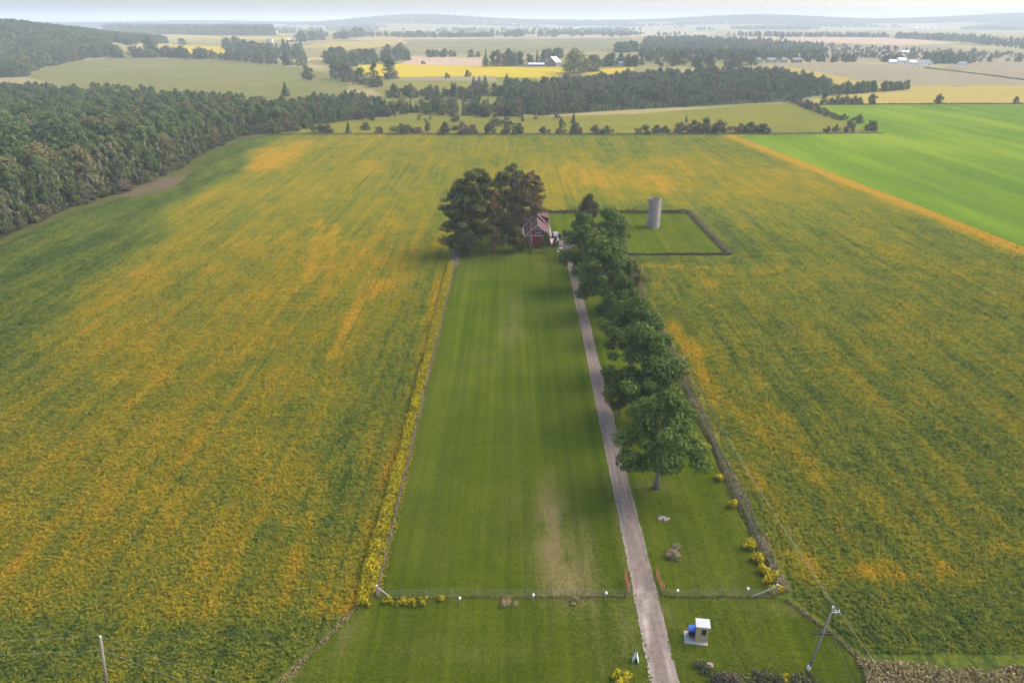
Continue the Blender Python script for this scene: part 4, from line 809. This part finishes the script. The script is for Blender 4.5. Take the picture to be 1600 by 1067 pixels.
def window(parent, cx, y, cz, w, h, mull=1, face=-1):
    t = 0.13
    fr = MB().box(cx - w / 2 - t, cx + w / 2 + t, y - 0.06, y, cz + h / 2, cz + h / 2 + t).box(cx - w / 2 - t, cx + w / 2 + t, y - 0.06, y, cz - h / 2 - t, cz - h / 2).box(cx - w / 2 - t, cx - w / 2, y - 0.06, y, cz - h / 2, cz + h / 2).box(cx + w / 2, cx + w / 2 + t, y - 0.06, y, cz - h / 2, cz + h / 2)
    o = fr.obj('window', M_white, parent)
    for i in range(mull + 1):
        a = cx - w / 2 + w * i / (mull + 1); b = cx - w / 2 + w * (i + 1) / (mull + 1); MB().box(a + 0.05, b - 0.05, y - 0.025, y - 0.004, cz - h / 2 + 0.002, cz + h / 2 - 0.002).obj('pane', M_glass, o)
    for i in range(1, mull + 1): a = cx - w / 2 + w * i / (mull + 1); MB().box(a - 0.05, a + 0.05, y - 0.05, y - 0.001, cz - h / 2 + 0.001, cz + h / 2 - 0.001).obj('mullion', M_white, o)
    return o
def roof_slab(hw, eave, ridge, y0, y1, th=0.16, over=0.35):
    sl = (ridge - eave) / hw; xo = hw + over; zo = eave - sl * over
    return MB().prism_y([(-xo, zo), (-xo, zo + th), (0, ridge + th), (0, ridge)], y0, y1), MB().prism_y([(0, ridge), (0, ridge + th), (xo, zo + th), (xo, zo)], y0, y1)
HX, HY = 7.47, 194.7
hs = empty('red_house', (HX, HY, 0)); tag(hs, 'red gabled house with white trim and brown roof at the head of the drive', 'house')
fw_ = MB().prism_y([(-3.65, 0), (3.65, 0), (3.65, 3.3), (0, 6.35), (-3.65, 3.3)], 0, 9.5).obj('front_wing', M_red, hs)
rb_ = MB().prism_y([(-3.9, 0), (3.9, 0), (3.9, 3.5), (0, 7.35), (-3.9, 3.5)], 9.52, 17).obj('rear_block', M_red, hs)
for m_ in roof_slab(3.65, 3.33, 6.38, -0.4, 9.6): m_.obj('roof', M_roof, hs)
for m_ in roof_slab(3.9, 3.53, 7.38, 9.15, 17.4): m_.obj('roof', M_roof, hs)
for s in (-1, 1):
    q = MB().prism_y([(s * 4.0, 2.98), (s * 4.0, 3.24), (0, 6.60), (0, 6.36)][::s], -0.46, -0.402).obj('rake_board', M_white, hs)
    q = MB().prism_y([(s * 4.25, 3.12), (s * 4.25, 3.40), (0, 7.62), (0, 7.38)][::s], 9.08, 9.148).obj('rake_board', M_white, hs)
    MB().box(min(s * 4.03, s * 4.17), max(s * 4.03, s * 4.17), -0.4, 9.4, 2.98, 3.14).obj('gutter', M_white, hs)
    MB().box(min(s * 3.67, s * 3.80), max(s * 3.67, s * 3.80), -0.06, 0.12, 0, 3.1).obj('corner_board', M_white, hs)
    dm = MB().prism_y([(s * 1.3, 5.0), (s * 3.7, 3.8), (s * 3.7, 5.55), (s * 0.8, 6.35)][::s], 10.6, 15.4).obj('dormer', M_red, hs)
    MB().prism_y([(s * 0.55, 6.55), (s * 4.0, 5.62), (s * 4.0, 5.76), (s * 0.5, 6.70)][::s], 10.3, 15.7).obj('dormer_roof', M_roof, dm)
    MB().box(min(s * 3.71, s * 3.78), max(s * 3.71, s * 3.78), 12, 14, 4.4, 5.3).obj('pane', M_glass, dm)
MB().box(-3.62, 3.62, -0.10, -0.012, 3.2, 3.42).obj('belt_board', M_white, hs)
window(hs, 0.25, -0.012, 4.75, 1.35, 1.15); window(hs, 2.45, -0.012, 1.95, 1.7, 1.35); window(hs, -2.15, -0.012, 1.95, 1.0, 1.35, 0)
MB().box(-0.5, 0.1, 13, 13.6, 7.0, 8.4).obj('chimney', m_plain('chimney_brick', (0.22, 0.12, 0.10), 0.9, 0.25, 6), hs)
MB().box(3.86, 6.6, 2.0, 7.0, 0.02, 0.35).obj('deck', m_plain('grey_deck', (0.42, 0.36, 0.34), 0.85, 0.15), hs)
for y_ in (2.1, 6.9): MB().box(6.4, 6.5, y_ - 0.05, y_ + 0.05, 0.35, 1.3).obj('deck_post', M_white, hs)
MB().box(6.41, 6.49, 2.16, 6.84, 1.15, 1.25).obj('deck_rail', M_white, hs)

# parked car beside the house
def car(name, label, x, y, rz, paint):
    e = empty(name, (x, y, 0.02), rz); tag(e, label, 'car')
    prof = [(-2.1, 0.35), (2.1, 0.35), (2.15, 0.75), (1.2, 0.95), (0.6, 1.42), (-1.0, 1.45), (-1.7, 1.0), (-2.12, 0.9)]
    MB().prism_x([(a, b) for a, b in prof], -0.85, 0.85).obj('body', paint, e)
    MB().prism_x([(1.12, 0.98), (0.62, 1.38), (0.60, 1.42), (1.16, 1.0)], -0.7, 0.7).obj('windscreen', M_glass, e)
    for s in (-1, 1):
        MB().prism_x([(0.95, 0.98), (0.55, 1.34), (-0.95, 1.36), (-1.5, 1.0)], min(s * 0.853, s * 0.865), max(s * 0.853, s * 0.865)).obj('side_window', M_glass, e)
        MB().box(min(s * .45, s * .8), max(s * .45, s * .8), -2.17, -2.121, 0.65, 0.8).obj('tail_light', M_gate, e)
        for yy in (-1.3, 1.3): MB().tube([(s * 0.66, yy, 0.33), (s * 0.88, yy, 0.33)], [0.33, 0.33], 14).obj('wheel', M_dark, e)
x, y = g(866, 372); car('parked_car', 'pale car parked on the gravel right of the red house', x + 0.4, y + 1.2, R(8), m_plain('silver_paint', (0.26, 0.25, 0.28), 0.35, 0.04))

# small shed, white pole, white garden seat
x, y = g(800, 377); e = empty('garden_shed', (x, y, 0), 0); tag(e, 'low cream garden shed under the pines left of the red house', 'shed')
MB().box(-1.5, 1.3, 0, 2.2, 0, 1.9).obj('wall', M_cream, e); MB().prism_x([(-0.3, 1.93), (2.5, 2.35), (2.5, 2.45), (-0.3, 2.03)], -1.7, 1.5).obj('roof', M_roof, e); MB().box(-0.95, -0.75, -0.05, -0.004, 0, 1.85).obj('door_post', M_red, e); MB().box(-1.45, -0.97, -0.04, -0.004, 0.1, 1.75).obj('door', M_cream, e)
x, y = g(790, 384); e = empty('flagpole', (x, y, 0)); tag(e, 'thin white pole standing among the pines left of the house', 'pole')
MB().tube([(0, 0, 0), (0, 0, 11.5)], [0.09, 0.06], 8).obj('shaft', M_white, e, smooth=True); MB().tube([(0, 0, 11.5), (0, 0, 11.58), (0, 0, 11.7)], [0.05, 0.12, 0.03], 8).obj('finial', M_white, e); MB().tube([(0, 0, 0), (0, 0, 0.15)], [0.25, 0.2], 10).obj('base', M_concrete, e)
x, y = g(872, 394); mb = MB(); arc = [(math.cos(t) * 1.0, math.sin(t) * 0.3, 0.35 + 0.75 * (1 - math.sin(t)) * 0.5 + 0.35 * math.cos(t)) for t in np.linspace(-1.9, 0.9, 10)]
e = empty('garden_ornament', (x, y, 0)); tag(e, 'curved white garden ornament on the lawn beside the drive', 'ornament')
MB().tube(arc, [0.06, 0.14, 0.2, 0.22, 0.24, 0.24, 0.22, 0.18, 0.12, 0.06], 8).obj('crescent', M_white, e, smooth=True); MB().box(-0.3, 0.3, -0.25, 0.25, 0, 0.3).obj('foot', M_white, e)

# ------------------------------------------------------------------ silo
k = NT('silo_staves'); br = k.n('TexBrick'); 
sx_ = k.n('SeparateXYZ'); k.set(sx_.inputs[0], k.n('TexCoord').outputs['Object']); an = k.math('ARCTAN2', sx_.outputs[1], sx_.outputs[0]); cx_ = k.n('CombineXYZ'); k.set(cx_.inputs[0], k.math('MULTIPLY', an, 2.0)); k.set(cx_.inputs[1], sx_.outputs[2])
k.set(br.inputs['Vector'], cx_.outputs[0]); br.inputs['Scale'].default_value = 1.0; br.inputs['Brick Width'].default_value = 0.5; br.inputs['Row Height'].default_value = 0.75; br.inputs['Mortar Size'].default_value = 0.02
br.inputs['Color1'].default_value = (0.31, 0.245, 0.205, 1); br.inputs['Color2'].default_value = (0.40, 0.32, 0.27, 1); br.inputs['Mortar'].default_value = (0.14, 0.115, 0.11, 1)
nz = k.noise(cx_.outputs[0], 0.9, 5, 0.65); pt = k.math('MULTIPLY', k.math('SUBTRACT', nz, 0.56, clamp=True), 9.0, clamp=True); dk = k.math('MULTIPLY', k.math('SUBTRACT', 0.45, nz, clamp=True), 3.0, clamp=True)
col = k.mix(pt, br.outputs[0], (0.50, 0.44, 0.42)); col = k.mix(dk, col, (0.12, 0.10, 0.10)); M_silo = k.done(col, 0.9, 0.2, k.bump(br.outputs['Fac'], -0.3, 0.03))
SX, SY = g(1021.5, 357); SY += 1.9; e = empty('silo', (SX, SY, 0)); tag(e, 'roofless grey concrete stave silo in the mown enclosure', 'silo')
SR, SH, NS = 1.95, 9.3, 40; vv = []; ff = []
for r_, z_ in ((SR + 0.04, 0), (SR, SH), (SR - 0.16, SH), (SR - 0.16, 0.3)):
    for i in range(NS): t = 2 * math.pi * i / NS; vv.append((r_ * math.cos(t), r_ * math.sin(t), z_ - (0.22 if z_ > 9 and 5 < i < 9 else 0)))
for j in range(3):
    for i in range(NS): ff.append((j * NS + i, j * NS + (i + 1) % NS, (j + 1) * NS + (i + 1) % NS, (j + 1) * NS + i))
ff.append(tuple(range(3 * NS, 4 * NS)))
mobj('wall', pymesh('wall', vv, ff, M_silo), e)
for i in range(12):
    z_ = 0.5 + i * 0.74; vv = []; ff = []
    for a in ((SR + 0.05, z_), (SR + 0.075, z_ + 0.025), (SR + 0.05, z_ + 0.05)):
        for q in range(NS): t = 2 * math.pi * q / NS; vv.append((a[0] * math.cos(t), a[0] * math.sin(t), a[1]))
    for j in range(2):
        for q in range(NS): ff.append((j * NS + q, j * NS + (q + 1) % NS, (j + 1) * NS + (q + 1) % NS, (j + 1) * NS + q))
    mobj('hoop', pymesh('hoop', vv, ff, M_woodpost), e)
MB().box(SR - 0.02, SR + 0.5, -0.45, 0.45, 0.0, SH - 0.4).obj('chute', M_concrete, e, rz=R(20))
x, y = g(1083, 334); e = MB().box(-0.1, 0.1, -0.1, 0.1, 0, 2.0).add([(-.1, -.1, 2.0), (.1, -.1, 2.0), (.1, .1, 2.0), (-.1, .1, 2.0), (0, 0, 2.1)], [(0, 1, 4), (1, 2, 4), (2, 3, 4), (3, 0, 4)]).obj('corner_post', M_concrete, None, (x, y, 0)); tag(e, 'pale corner post at the far right of the silo enclosure', 'post')

# ------------------------------------------------------------------ fences, gates, marker posts
def fence(name, label, pts, step, hgt, wires, pr=0.05):
    e = empty(name, (pts[0][0], pts[0][1], 0)); tag(e, label, 'fence'); ox, oy = pts[0]
    pm = MB().tube([(0, 0, -0.2), (0.01, 0, hgt)], [pr * 1.1, pr], 6).mesh('post', M_woodpost)
    for (ax, ay), (bx, by) in zip(pts[:-1], pts[1:]):
        L_ = math.hypot(bx - ax, by - ay); n_ = max(1, round(L_ / step))
        for i in range(n_ + 1): 
            t = i / n_; o = mobj('post', pm, e, (ax + (bx - ax) * t - ox, ay + (by - ay) * t - oy, rnd.uniform(-0.05, 0.05))); o.rotation_euler = (rnd.uniform(-.04, .04), rnd.uniform(-.04, .04), 0)
        for w in range(wires):
            z_ = hgt * (0.3 + 0.62 * w / max(1, wires - 1)); MB().tube([(ax - ox, ay - oy, z_), (bx - ox, by - oy, z_)], [0.006, 0.006], 4).obj('wire', M_mesh, e)
fence('wire_fence', 'wire fence on thin posts across the front, left of the drive', [(LX, FY - 0.1), (13.3, FY - 0.05)], 2.9, 1.15, 4)
fence('wire_fence', 'wire fence on thin posts across the front, right of the drive', [(17.9, FY - 0.05), (RX + 0.3, FY - 0.1)], 2.9, 1.15, 4)
fence('wire_fence', 'long post and wire fence beside the goldenrod strip', [(LX, FY), (LX, 178)], 5.0, 1.15, 3)
fence('wire_fence', 'long post and wire fence through the brown weeds on the right', [(31.3, FY + 1), (31.3, EY - 2)], 6.0, 1.15, 3)
mk = ['first white-capped marker post from the left on the front fence', 'second white-capped marker post from the left on the front fence', 'white-capped marker post on the front fence just left of the drive', 'white-capped marker post on the front fence just right of the drive', 'white-capped marker post nearest the right fence corner']
for i, (a, b) in enumerate([(719, 944), (833, 939), (946, 936), (1057, 932), (1166, 929)]):
    x, y = g(a, b); e = empty('marker_post', (x, y - 0.12, 0)); tag(e, mk[i], 'marker post', 'white-capped marker posts along the front fence')
    MB().tube([(0, 0, 0), (0, 0, 0.95)], [0.04, 0.035], 6).obj('stake', M_woodpost, e); MB().tube([(0, 0, 0.9), (0, 0, 0.98), (0, 0, 1.1), (0, 0, 1.22), (0, 0, 1.28)], [0.07, 0.14, 0.17, 0.12, 0.03], 10).obj('cap', M_white, e, smooth=True)
def gate(label, x, y, L_, rz):
    e = empty('farm_gate', (x, y, 0), rz); tag(e, label, 'gate', 'open red farm gates at the drive')
    for z_ in (0.25, 0.5, 0.75, 1.0, 1.3): MB().tube([(0, 0.02, z_), (0, L_, z_)], [0.028, 0.028], 6).obj('rail', M_gate, e)
    for y_ in (0.02, L_ / 2, L_): MB().tube([(0, y_, 0.2), (0, y_, 1.34)], [0.035, 0.035], 6).obj('stile', M_gate, e)
    MB().tube([(0, 0.05, 0.25), (0, L_ - 0.05, 1.28)], [0.022, 0.022], 6).obj('brace', M_gate, e)
    MB().tube([(0, -0.16, -0.1), (0, -0.16, 1.6)], [0.09, 0.08], 8).obj('hinge_post', M_woodpost, e)
gate('rusty red farm gate swung open on the right of the drive', 17.45, 59.3, 3.0, R(4)); gate('rusty red farm gate swung open on the left of the drive', 13.55, 59.3, 2.6, R(3))
def brace(label, p0, p1, h0, h1):
    e = empty('corner_brace', (p1[0], p1[1], 0)); tag(e, label, 'fence brace'); dx, dy = p0[0] - p1[0], p0[1] - p1[1]
    MB().tube([(0, 0, -0.2), (0, 0, 1.45)], [0.10, 0.09], 8).obj('corner_post', M_steel, e); MB().tube([(0, 0, h1), (dx, dy, h0)], [0.05, 0.05], 8).obj('strut', M_steel, e); MB().tube([(0, 0, 1.45), (0, 0, 1.52)], [0.12, 0.05], 8).obj('post_cap', M_white, e)
brace('grey pipe corner brace at the right end of the front fence', (27.6, FY - 0.2), (RX + 0.25, FY + 0.3), 0.1, 1.2); brace('grey corner brace at the left end of the front fence beside the goldenrod', (-14.0, FY - 0.2), (LX + 0.05, FY + 0.2), 0.1, 1.2)

# ------------------------------------------------------------------ bus shelter with bin, A-frame board, stones
x, y = g(1095, 1003); e = empty('bus_shelter', (x, y, 0), R(-8)); tag(e, 'small tan wooden shelter with grey metal roof beside the drive', 'shelter')
M_ply = m_plain('tan_plywood', (0.43, 0.30, 0.155), 0.8, 0.12, 4); M_ply2 = m_plain('brown_plywood', (0.20, 0.14, 0.10), 0.85, 0.15, 4)
MB().box(-0.65, -0.10, 0, 0.05, 0.1, 2.2).box(0.42, 0.65, 0, 0.05, 0.1, 2.2).box(-0.10, 0.42, 0, 0.05, 0.1, 1.0).box(-0.10, 0.42, 0, 0.05, 1.85, 2.2).obj('front_wall', M_ply, e)
MB().prism_x([(0.052, 0.1), (0.85, 0.1), (0.85, 2.36), (0.052, 2.22)], -0.65, -0.6).obj('side_wall', M_ply2, e); MB().prism_x([(0.052, 0.1), (0.85, 0.1), (0.85, 2.36), (0.052, 2.22)], 0.6, 0.65).obj('side_wall', M_ply, e); MB().box(-0.6, 0.6, 0.8, 0.85, 0.1, 2.35).obj('back_wall', M_ply2, e)
MB().box(-0.08, 0.40, 0.02, 0.035, 1.02, 1.83).obj('window', M_glass, e); MB().prism_x([(-0.10, 2.2), (0.95, 2.385), (0.95, 2.435), (-0.10, 2.25)], -0.76, 0.76).obj('roof', M_steel, e)
for i in range(6): MB().prism_x([(-0.10, 2.252), (0.95, 2.437), (0.95, 2.46), (-0.10, 2.275)], -0.72 + i * 0.28, -0.69 + i * 0.28).obj('roof_rib', M_steel, e)
x, y = g(1083, 1002); sl = MB().prism_y([(-0.95, 0.011), (1.5, 0.011), (1.5, 0.08), (-0.9, 0.09)], -0.4, 1.3).obj('concrete_pad', M_concrete, None, (x, y, 0), R(-8)); tag(sl, 'pale concrete pad under the shelter and blue bin', 'concrete pad')
M_blue = m_plain('blue_plastic', (0.02, 0.10, 0.52), 0.45, 0.05); x, y = g(1079.5, 993)
e = empty('wheeled_bin', (x, y, 0.09), R(-8)); tag(e, 'dark wheeled bin with bright blue lid beside the shelter', 'bin')
MB().add([(-.24, -.26, .1), (.24, -.26, .1), (.24, .22, .1), (-.24, .22, .1), (-.3, -.34, 1.0), (.3, -.34, 1.0), (.3, .32, 1.0), (-.3, .32, 1.0)], [(0, 3, 2, 1), (4, 5, 6, 7), (0, 1, 5, 4), (1, 2, 6, 5), (2, 3, 7, 6), (3, 0, 4, 7)]).obj('body', M_dark, e)
MB().prism_x([(-.40, 1.004), (.40, 1.004), (.40, 1.08), (0.1, 1.14), (-.34, 1.09), (-.40, 1.05)], -.34, .34).obj('lid', M_blue, e); MB().tube([(-.3, .42, .98), (.3, .42, .98)], [.025, .025], 6).obj('handle', M_blue, e)
for s in (-1, 1): MB().tube([(s * .25, .24, .11), (s * .31, .24, .11)], [.11, .11], 12).obj('wheel', M_dark, e)
x, y = g(993, 1032); e = empty('sandwich_board', (x, y, 0), R(80)); tag(e, 'white folding A-frame board on the lawn left of the drive', 'A-frame board')
for s in (-1, 1): MB().add([(-.3, s * .32, 0), (.3, s * .32, 0), (.3, s * .27, 0), (-.3, s * .27, 0), (-.3, s * .05, 1.15), (.3, s * .05, 1.15), (.3, s * .003, 1.15), (-.3, s * .003, 1.15)], [(0, 1, 5, 4), (1, 2, 6, 5), (2, 3, 7, 6), (3, 0, 4, 7), (4, 5, 6, 7), (0, 3, 2, 1)]).obj('panel', M_white, e)
MB().box(-.28, .28, -.06, .06, 1.152, 1.2).obj('hinge', M_dark, e)
def stone(name, label, x, y, w, h, mat, seed):
    bm = bmesh.new(); bmesh.ops.create_icosphere(bm, subdivisions=3, radius=0.5); r_ = random.Random(seed); ax = [Vector((r_.gauss(0, 1), r_.gauss(0, 1), r_.gauss(0, 1))).normalized() for _ in range(9)]
    for v in bm.verts:
        f = 1.0
        for a in ax: f = min(f, 0.82 / max(0.2, v.co.normalized().dot(a))) if v.co.normalized().dot(a) > 0.7 else f
        v.co = Vector((v.co.x * w * f, v.co.y * w * 0.8 * f, v.co.z * h * 1.5 * f + h * 0.35))
    me = bpy.data.meshes.new(name); bm.to_mesh(me); bm.free(); me.materials.append(mat); return tag(mobj(name, me, None, (x, y, 0)), label, 'stone')
M_stone = m_plain('mauve_stone', (0.27, 0.22, 0.21), 0.95, 0.3, 3)
x, y = g(1108, 1042); stone('boulder', 'pinkish grey boulder below the shelter', x, y, 0.9, 0.5, M_stone, 3)
x, y = g(1037, 811)
for i, (a, b, w) in enumerate([(-.55, 0, .7), (.0, .2, .8), (.5, 0, .7), (.1, -.3, .6), (-.3, .4, .5)]): tag(stone('flat_stone', 'flat mauve stone in the small heap on the lawn', x + a, y + b, w, 0.22, M_stone, 10 + i), None, None, 'stones of the small heap')
x, y = g(1052, 862); tag(MB().tube([(0, 0, -.1), (0.03, 0, 1.2)], [0.07, 0.05], 6).tube([(0.03, 0, 0.9), (0.25, 0.1, 1.1)], [0.04, 0.02], 5).obj('stake', M_woodpost, None, (x, y, 0)), 'short weathered stake in the brown weed clump', 'stake')

# ------------------------------------------------------------------ utility poles and lines
def wire(name, label, a, b, sag, r=0.010):
    a = Vector(a); b = Vector(b); pts = [a.lerp(b, t) - Vector((0, 0, 4 * sag * t * (1 - t))) for t in np.linspace(0, 1, 15)]
    o = MB().tube(pts, [r] * 15, 4).obj(name, M_mesh); return tag(o, label, 'cable')
px_, py_ = g(1263, 1046); top1 = (px_ + 0.95, py_ + 0.2, 8.3); e = empty('utility_pole', (px_, py_, 0)); tag(e, 'leaning wooden utility pole on the front lawn right of the shelter', 'utility pole')
MB().tube([(0, 0, -0.3), (0.5, 0.1, 4.2), (0.95, 0.2, 8.3)], [0.14, 0.12, 0.09], 9).obj('shaft', M_woodpost, e, smooth=True); MB().box(-0.55, 1.55, 0.02, 0.12, 4.95, 5.07).obj('cross_arm', M_dark, e); MB().tube([(-0.03, 0, -0.02), (0.03, 0.02, 0.55)], [0.185, 0.18], 9).obj('base_band', M_white, e)
MB().box(0.95, 1.7, 0.12, 0.22, 7.7, 7.8).obj('bracket', M_steel, e)
for dx in (1.25, 1.6): MB().tube([(dx, 0.17, 7.8), (dx, 0.17, 7.95), (dx, 0.17, 8.1)], [0.06, 0.09, 0.04], 8).obj('insulator', M_white, e)
MB().tube([(0.95, 0.2, 8.3), (0.93, 0.2, 8.5), (0.9, 0.2, 8.62)], [0.07, 0.1, 0.04], 8).obj('insulator', M_white, e)
qx, qy = g(1060, 623); u = (533.5 - 559) / FPX; qh = CAMZ - qy * math.tan(math.atan2(sp_ - u * cp, cp + u * sp_)); e = empty('utility_pole', (qx, qy, 0)); tag(e, 'grey utility pole at the field edge beside the driveway trees', 'utility pole')
MB().tube([(0, 0, -0.3), (0.05, 0, qh)], [0.15, 0.11], 9).obj('shaft', M_woodpost, e, smooth=True); MB().tube([(0.05, 0, qh), (0.05, 0, qh + 0.25)], [0.09, 0.05], 8).obj('insulator', M_white, e)
lx, ly = g(168, 1086); e = empty('utility_pole', (lx, ly, 0)); tag(e, 'grey utility pole in the bottom left corner of the soybean field', 'utility pole')
u = (533.5 - 995) / FPX; lh = CAMZ - ly * math.tan(math.atan2(sp_ - u * cp, cp + u * sp_)); lo = (157 - 800) / FPX * (ly * cp + (CAMZ - lh) * sp_) - lx
MB().tube([(0, 0, -0.3), (lo, 0, lh)], [0.15, 0.11], 9).obj('shaft', M_woodpost, e, smooth=True); MB().tube([(lo, 0, lh), (lo, 0, lh + 0.22)], [0.09, 0.05], 8).obj('insulator', M_white, e)
wire('power_line', 'upper power line from the leaning pole to the field-edge pole', (top1[0], top1[1], 8.6), (qx + .05, qy, qh + 0.2), 0.9); wire('power_line', 'lower power line from the leaning pole to the field-edge pole', (px_ + 1.6, py_ + .17, 8.05), (qx + .1, qy, qh - 0.9), 0.9)
wire('power_line', 'right-hand power line from the leaning pole to the roadside', (px_ + 1.6, py_ + .17, 8.05), (px_ + 4.6, 30, 8.0), 0.5); wire('power_line', 'guy cable from the cross arm of the leaning pole', (px_ + 1.5, py_ + .1, 5.1), (px_ + 3.6, py_ - 3.2, 0.3), 0.05)
wire('power_line', 'upper power line running left from the bottom left pole', (lx + lo, ly, lh + .2), (lx - 45, ly - 1, lh + .2), 0.8); wire('power_line', 'lower power line running left from the bottom left pole', (lx + lo * .8, ly, lh - 1.6), (lx - 45, ly - 1, lh - 1.6), 0.8)
wire('power_line', 'upper power line running right from the bottom left pole', (lx + lo, ly, lh + .2), (lx + 30, ly - 9, lh - 0.5), 0.9); wire('power_line', 'lower power line running right from the bottom left pole', (lx + lo * .8, ly, lh - 1.6), (lx + 30, ly - 9, lh - 2.2), 0.9)

# ------------------------------------------------------------------ far buildings
M_bwhite = m_plain('white_cladding', (0.78, 0.77, 0.76), 0.6, 0.05, 0.3); M_bbrown = m_plain('barn_boards', (0.20, 0.15, 0.13), 0.9, 0.2, 0.5); M_bbrick = m_plain('far_brick', (0.30, 0.16, 0.12), 0.9, 0.15, 0.5)
M_rwhite = m_plain('pale_metal_roof', (0.74, 0.74, 0.76), 0.45, 0.05, 0.3); M_rgrey = m_plain('grey_shingles', (0.20, 0.20, 0.21), 0.9, 0.15, 0.5); M_bcream = m_plain('cream_cladding', (0.58, 0.48, 0.36), 0.8, 0.08, 0.4)
def building(name, label, bx, by, wpx, dm, hw, hr, rz, wall, roof, cat='barn', ridge='x', nwin=3):
    x, y = g(bx, by); m = mpp(x, y); w = wpx * m / 2; d = dm / 2; e = empty(name, (x, y + d, Hs(x, y) - 0.3), rz); tag(e, label, cat)
    hw += 0.3
    if ridge == 'x': MB().prism_x([(-d, 0), (d, 0), (d, hw), (0, hw + hr), (-d, hw)], -w, w).obj('wall', wall, e); s = hr / d; pr = lambda sg: [(sg * (d + .4), hw - s * .4 + .05), (0, hw + hr + .05), (0, hw + hr + .3), (sg * (d + .4), hw - s * .4 + .3)]
    else: MB().prism_y([(-w, 0), (w, 0), (w, hw), (0, hw + hr), (-w, hw)], -d, d).obj('wall', wall, e); s = hr / w; pr = lambda sg: [(sg * (w + .4), hw - s * .4 + .05), (0, hw + hr + .05), (0, hw + hr + .3), (sg * (w + .4), hw - s * .4 + .3)]
    for sg in (-1, 1):
        if ridge == 'x': MB().prism_x(pr(sg), -w - .4, w + .4).obj('roof', roof, e)
        else: MB().prism_y(pr(sg), -d - .4, d + .4).obj('roof', roof, e)
    for i in range(nwin):
        a = -w + 2 * w * (i + 0.5) / nwin; MB().box(a - .6, a + .6, -d - .08, -d - .004, hw * .35, hw * .75).obj('window', M_glass, e)
    MB().box(w * .55, w * .55 + min(2.4, w * 0.3), -d - .07, -d - .003, 0.3, min(2.5, hw * .8)).obj('door', M_dark, e)
building('barn', 'dark gabled barn with a bright white roof behind the yellow field', 865, 104, 17, 16, 5, 6, R(-28), M_bbrown, M_rwhite, 'barn', 'y', 0)
building('shed', 'long low white-roofed shed left of the dark barn', 838, 104, 24, 9, 2.2, 1.6, R(-4), M_bbrown, M_rwhite, 'shed')
building('shed', 'pale blue-grey roofed shed right of the big pale tree', 973, 104, 12, 9, 3, 2, R(5), M_bwhite, M_rgrey, 'shed')
building('farmhouse', 'brick house with grey roof behind the plantation', 1088, 97, 14, 10, 5.5, 3, R(10), M_bbrick, M_rgrey, 'house')
for i, (a, b, w, c, d, lab, wl, rf) in enumerate([(1396, 100.5, 10, 9, 3, 'leftmost white shed of the far farm', M_bwhite, M_rwhite), (1410, 100, 11, 12, 5, 'rounded white shed second from left at the far farm', M_bwhite, M_rwhite), (1427, 102, 10, 10, 3.5, 'low white shed in the middle of the far farm', M_bwhite, M_rwhite),
      (1445, 102.5, 20, 14, 4, 'widest grey-roofed shed of the far farm', M_bwhite, M_rgrey), (1505, 103, 12, 8, 2.5, 'low grey-roofed shed right of the farm copse', M_bwhite, M_rgrey)]):
    building('farm_shed', lab, a, b, w, c, d, 2.6, R(-6 + 4 * i), wl, rf, 'shed')
for i, (a, w, lab, wl) in enumerate([(1186, 7, 'cream roadside house beyond the plantation, first from the left', M_bcream), (1206, 14, 'wide cream roadside house beyond the plantation', M_bcream), (1226, 8, 'cream roadside house beyond the plantation, third from the left', M_bcream), (1246, 14, 'pinkish roadside house beyond the plantation, rightmost', M_bbrick)]):
    building('roadside_house', lab, a, 98, w, 9, 3.2, 2.2, R(3), wl, M_rgrey, 'house')
building('hall', 'white building on the skyline behind the left hamlet', 426, 53, 13, 14, 7, 3, R(5), M_bwhite, M_rwhite, 'building'); building('farmhouse', 'white house in the left hamlet above the grey-green field', 421, 66, 9, 10, 5, 3, R(-5), M_bwhite, M_rgrey, 'house'); building('barn', 'red-brown barn right of the left hamlet', 453, 66, 8, 10, 5, 3, R(8), M_bbrick, M_rwhite)
building('farmhouse', 'pinkish house low in the left hamlet', 445, 93, 14, 10, 4, 2.5, R(-3), M_bcream, M_rgrey, 'house'); building('barn', 'pink-walled barn at the right of the left hamlet', 474, 96, 14, 10, 3.5, 2, R(4), M_bcream, M_rgrey)
building('barn', 'white-roofed barn on the far edge of the pale fields', 901, 46.5, 9, 18, 8, 4, R(3), M_bwhite, M_rwhite); building('barn', 'pale barn on the far pale field left of the white-roofed one', 872, 46.8, 8, 18, 7, 4, R(-6), M_bwhite, M_rwhite)
for i, a in enumerate([1432, 1440, 1450, 1462]): building('far_house', ['pale far house on the right skyline slope, first of four', 'pale far house on the right skyline slope, second of four', 'pale far house on the right skyline slope, third of four', 'pale far house on the right skyline slope, last of four'][i], a, 47 - i % 2, 5, 14, 8, 4, R(10 * i), M_bwhite, M_rwhite, 'house')
building('far_shed', 'long pale shed on the pasture above the far farm', 1416, 84, 15, 10, 3, 2, R(-4), M_bwhite, M_rwhite, 'shed')

# ------------------------------------------------------------------ haze
hz = MB().box(-13500, 13500, -900, 14500, -3, 150).mesh('haze', M_white); hz.materials.clear()
hm = bpy.data.materials.new('haze_air'); hm.use_nodes = True; t_ = hm.node_tree; t_.nodes.clear(); ho = t_.nodes.new('ShaderNodeOutputMaterial'); pv = t_.nodes.new('ShaderNodeVolumePrincipled')
pv.inputs['Color'].default_value = (0.80, 0.89, 1.0, 1); pv.inputs['Density'].default_value = HAZE; pv.inputs['Anisotropy'].default_value = 0.0
t_.links.new(pv.outputs[0], ho.inputs['Volume']); hz.materials.append(hm)
tag(mobj('haze', hz), 'pale haze lying over the whole countryside', 'haze', None, 'stuff')
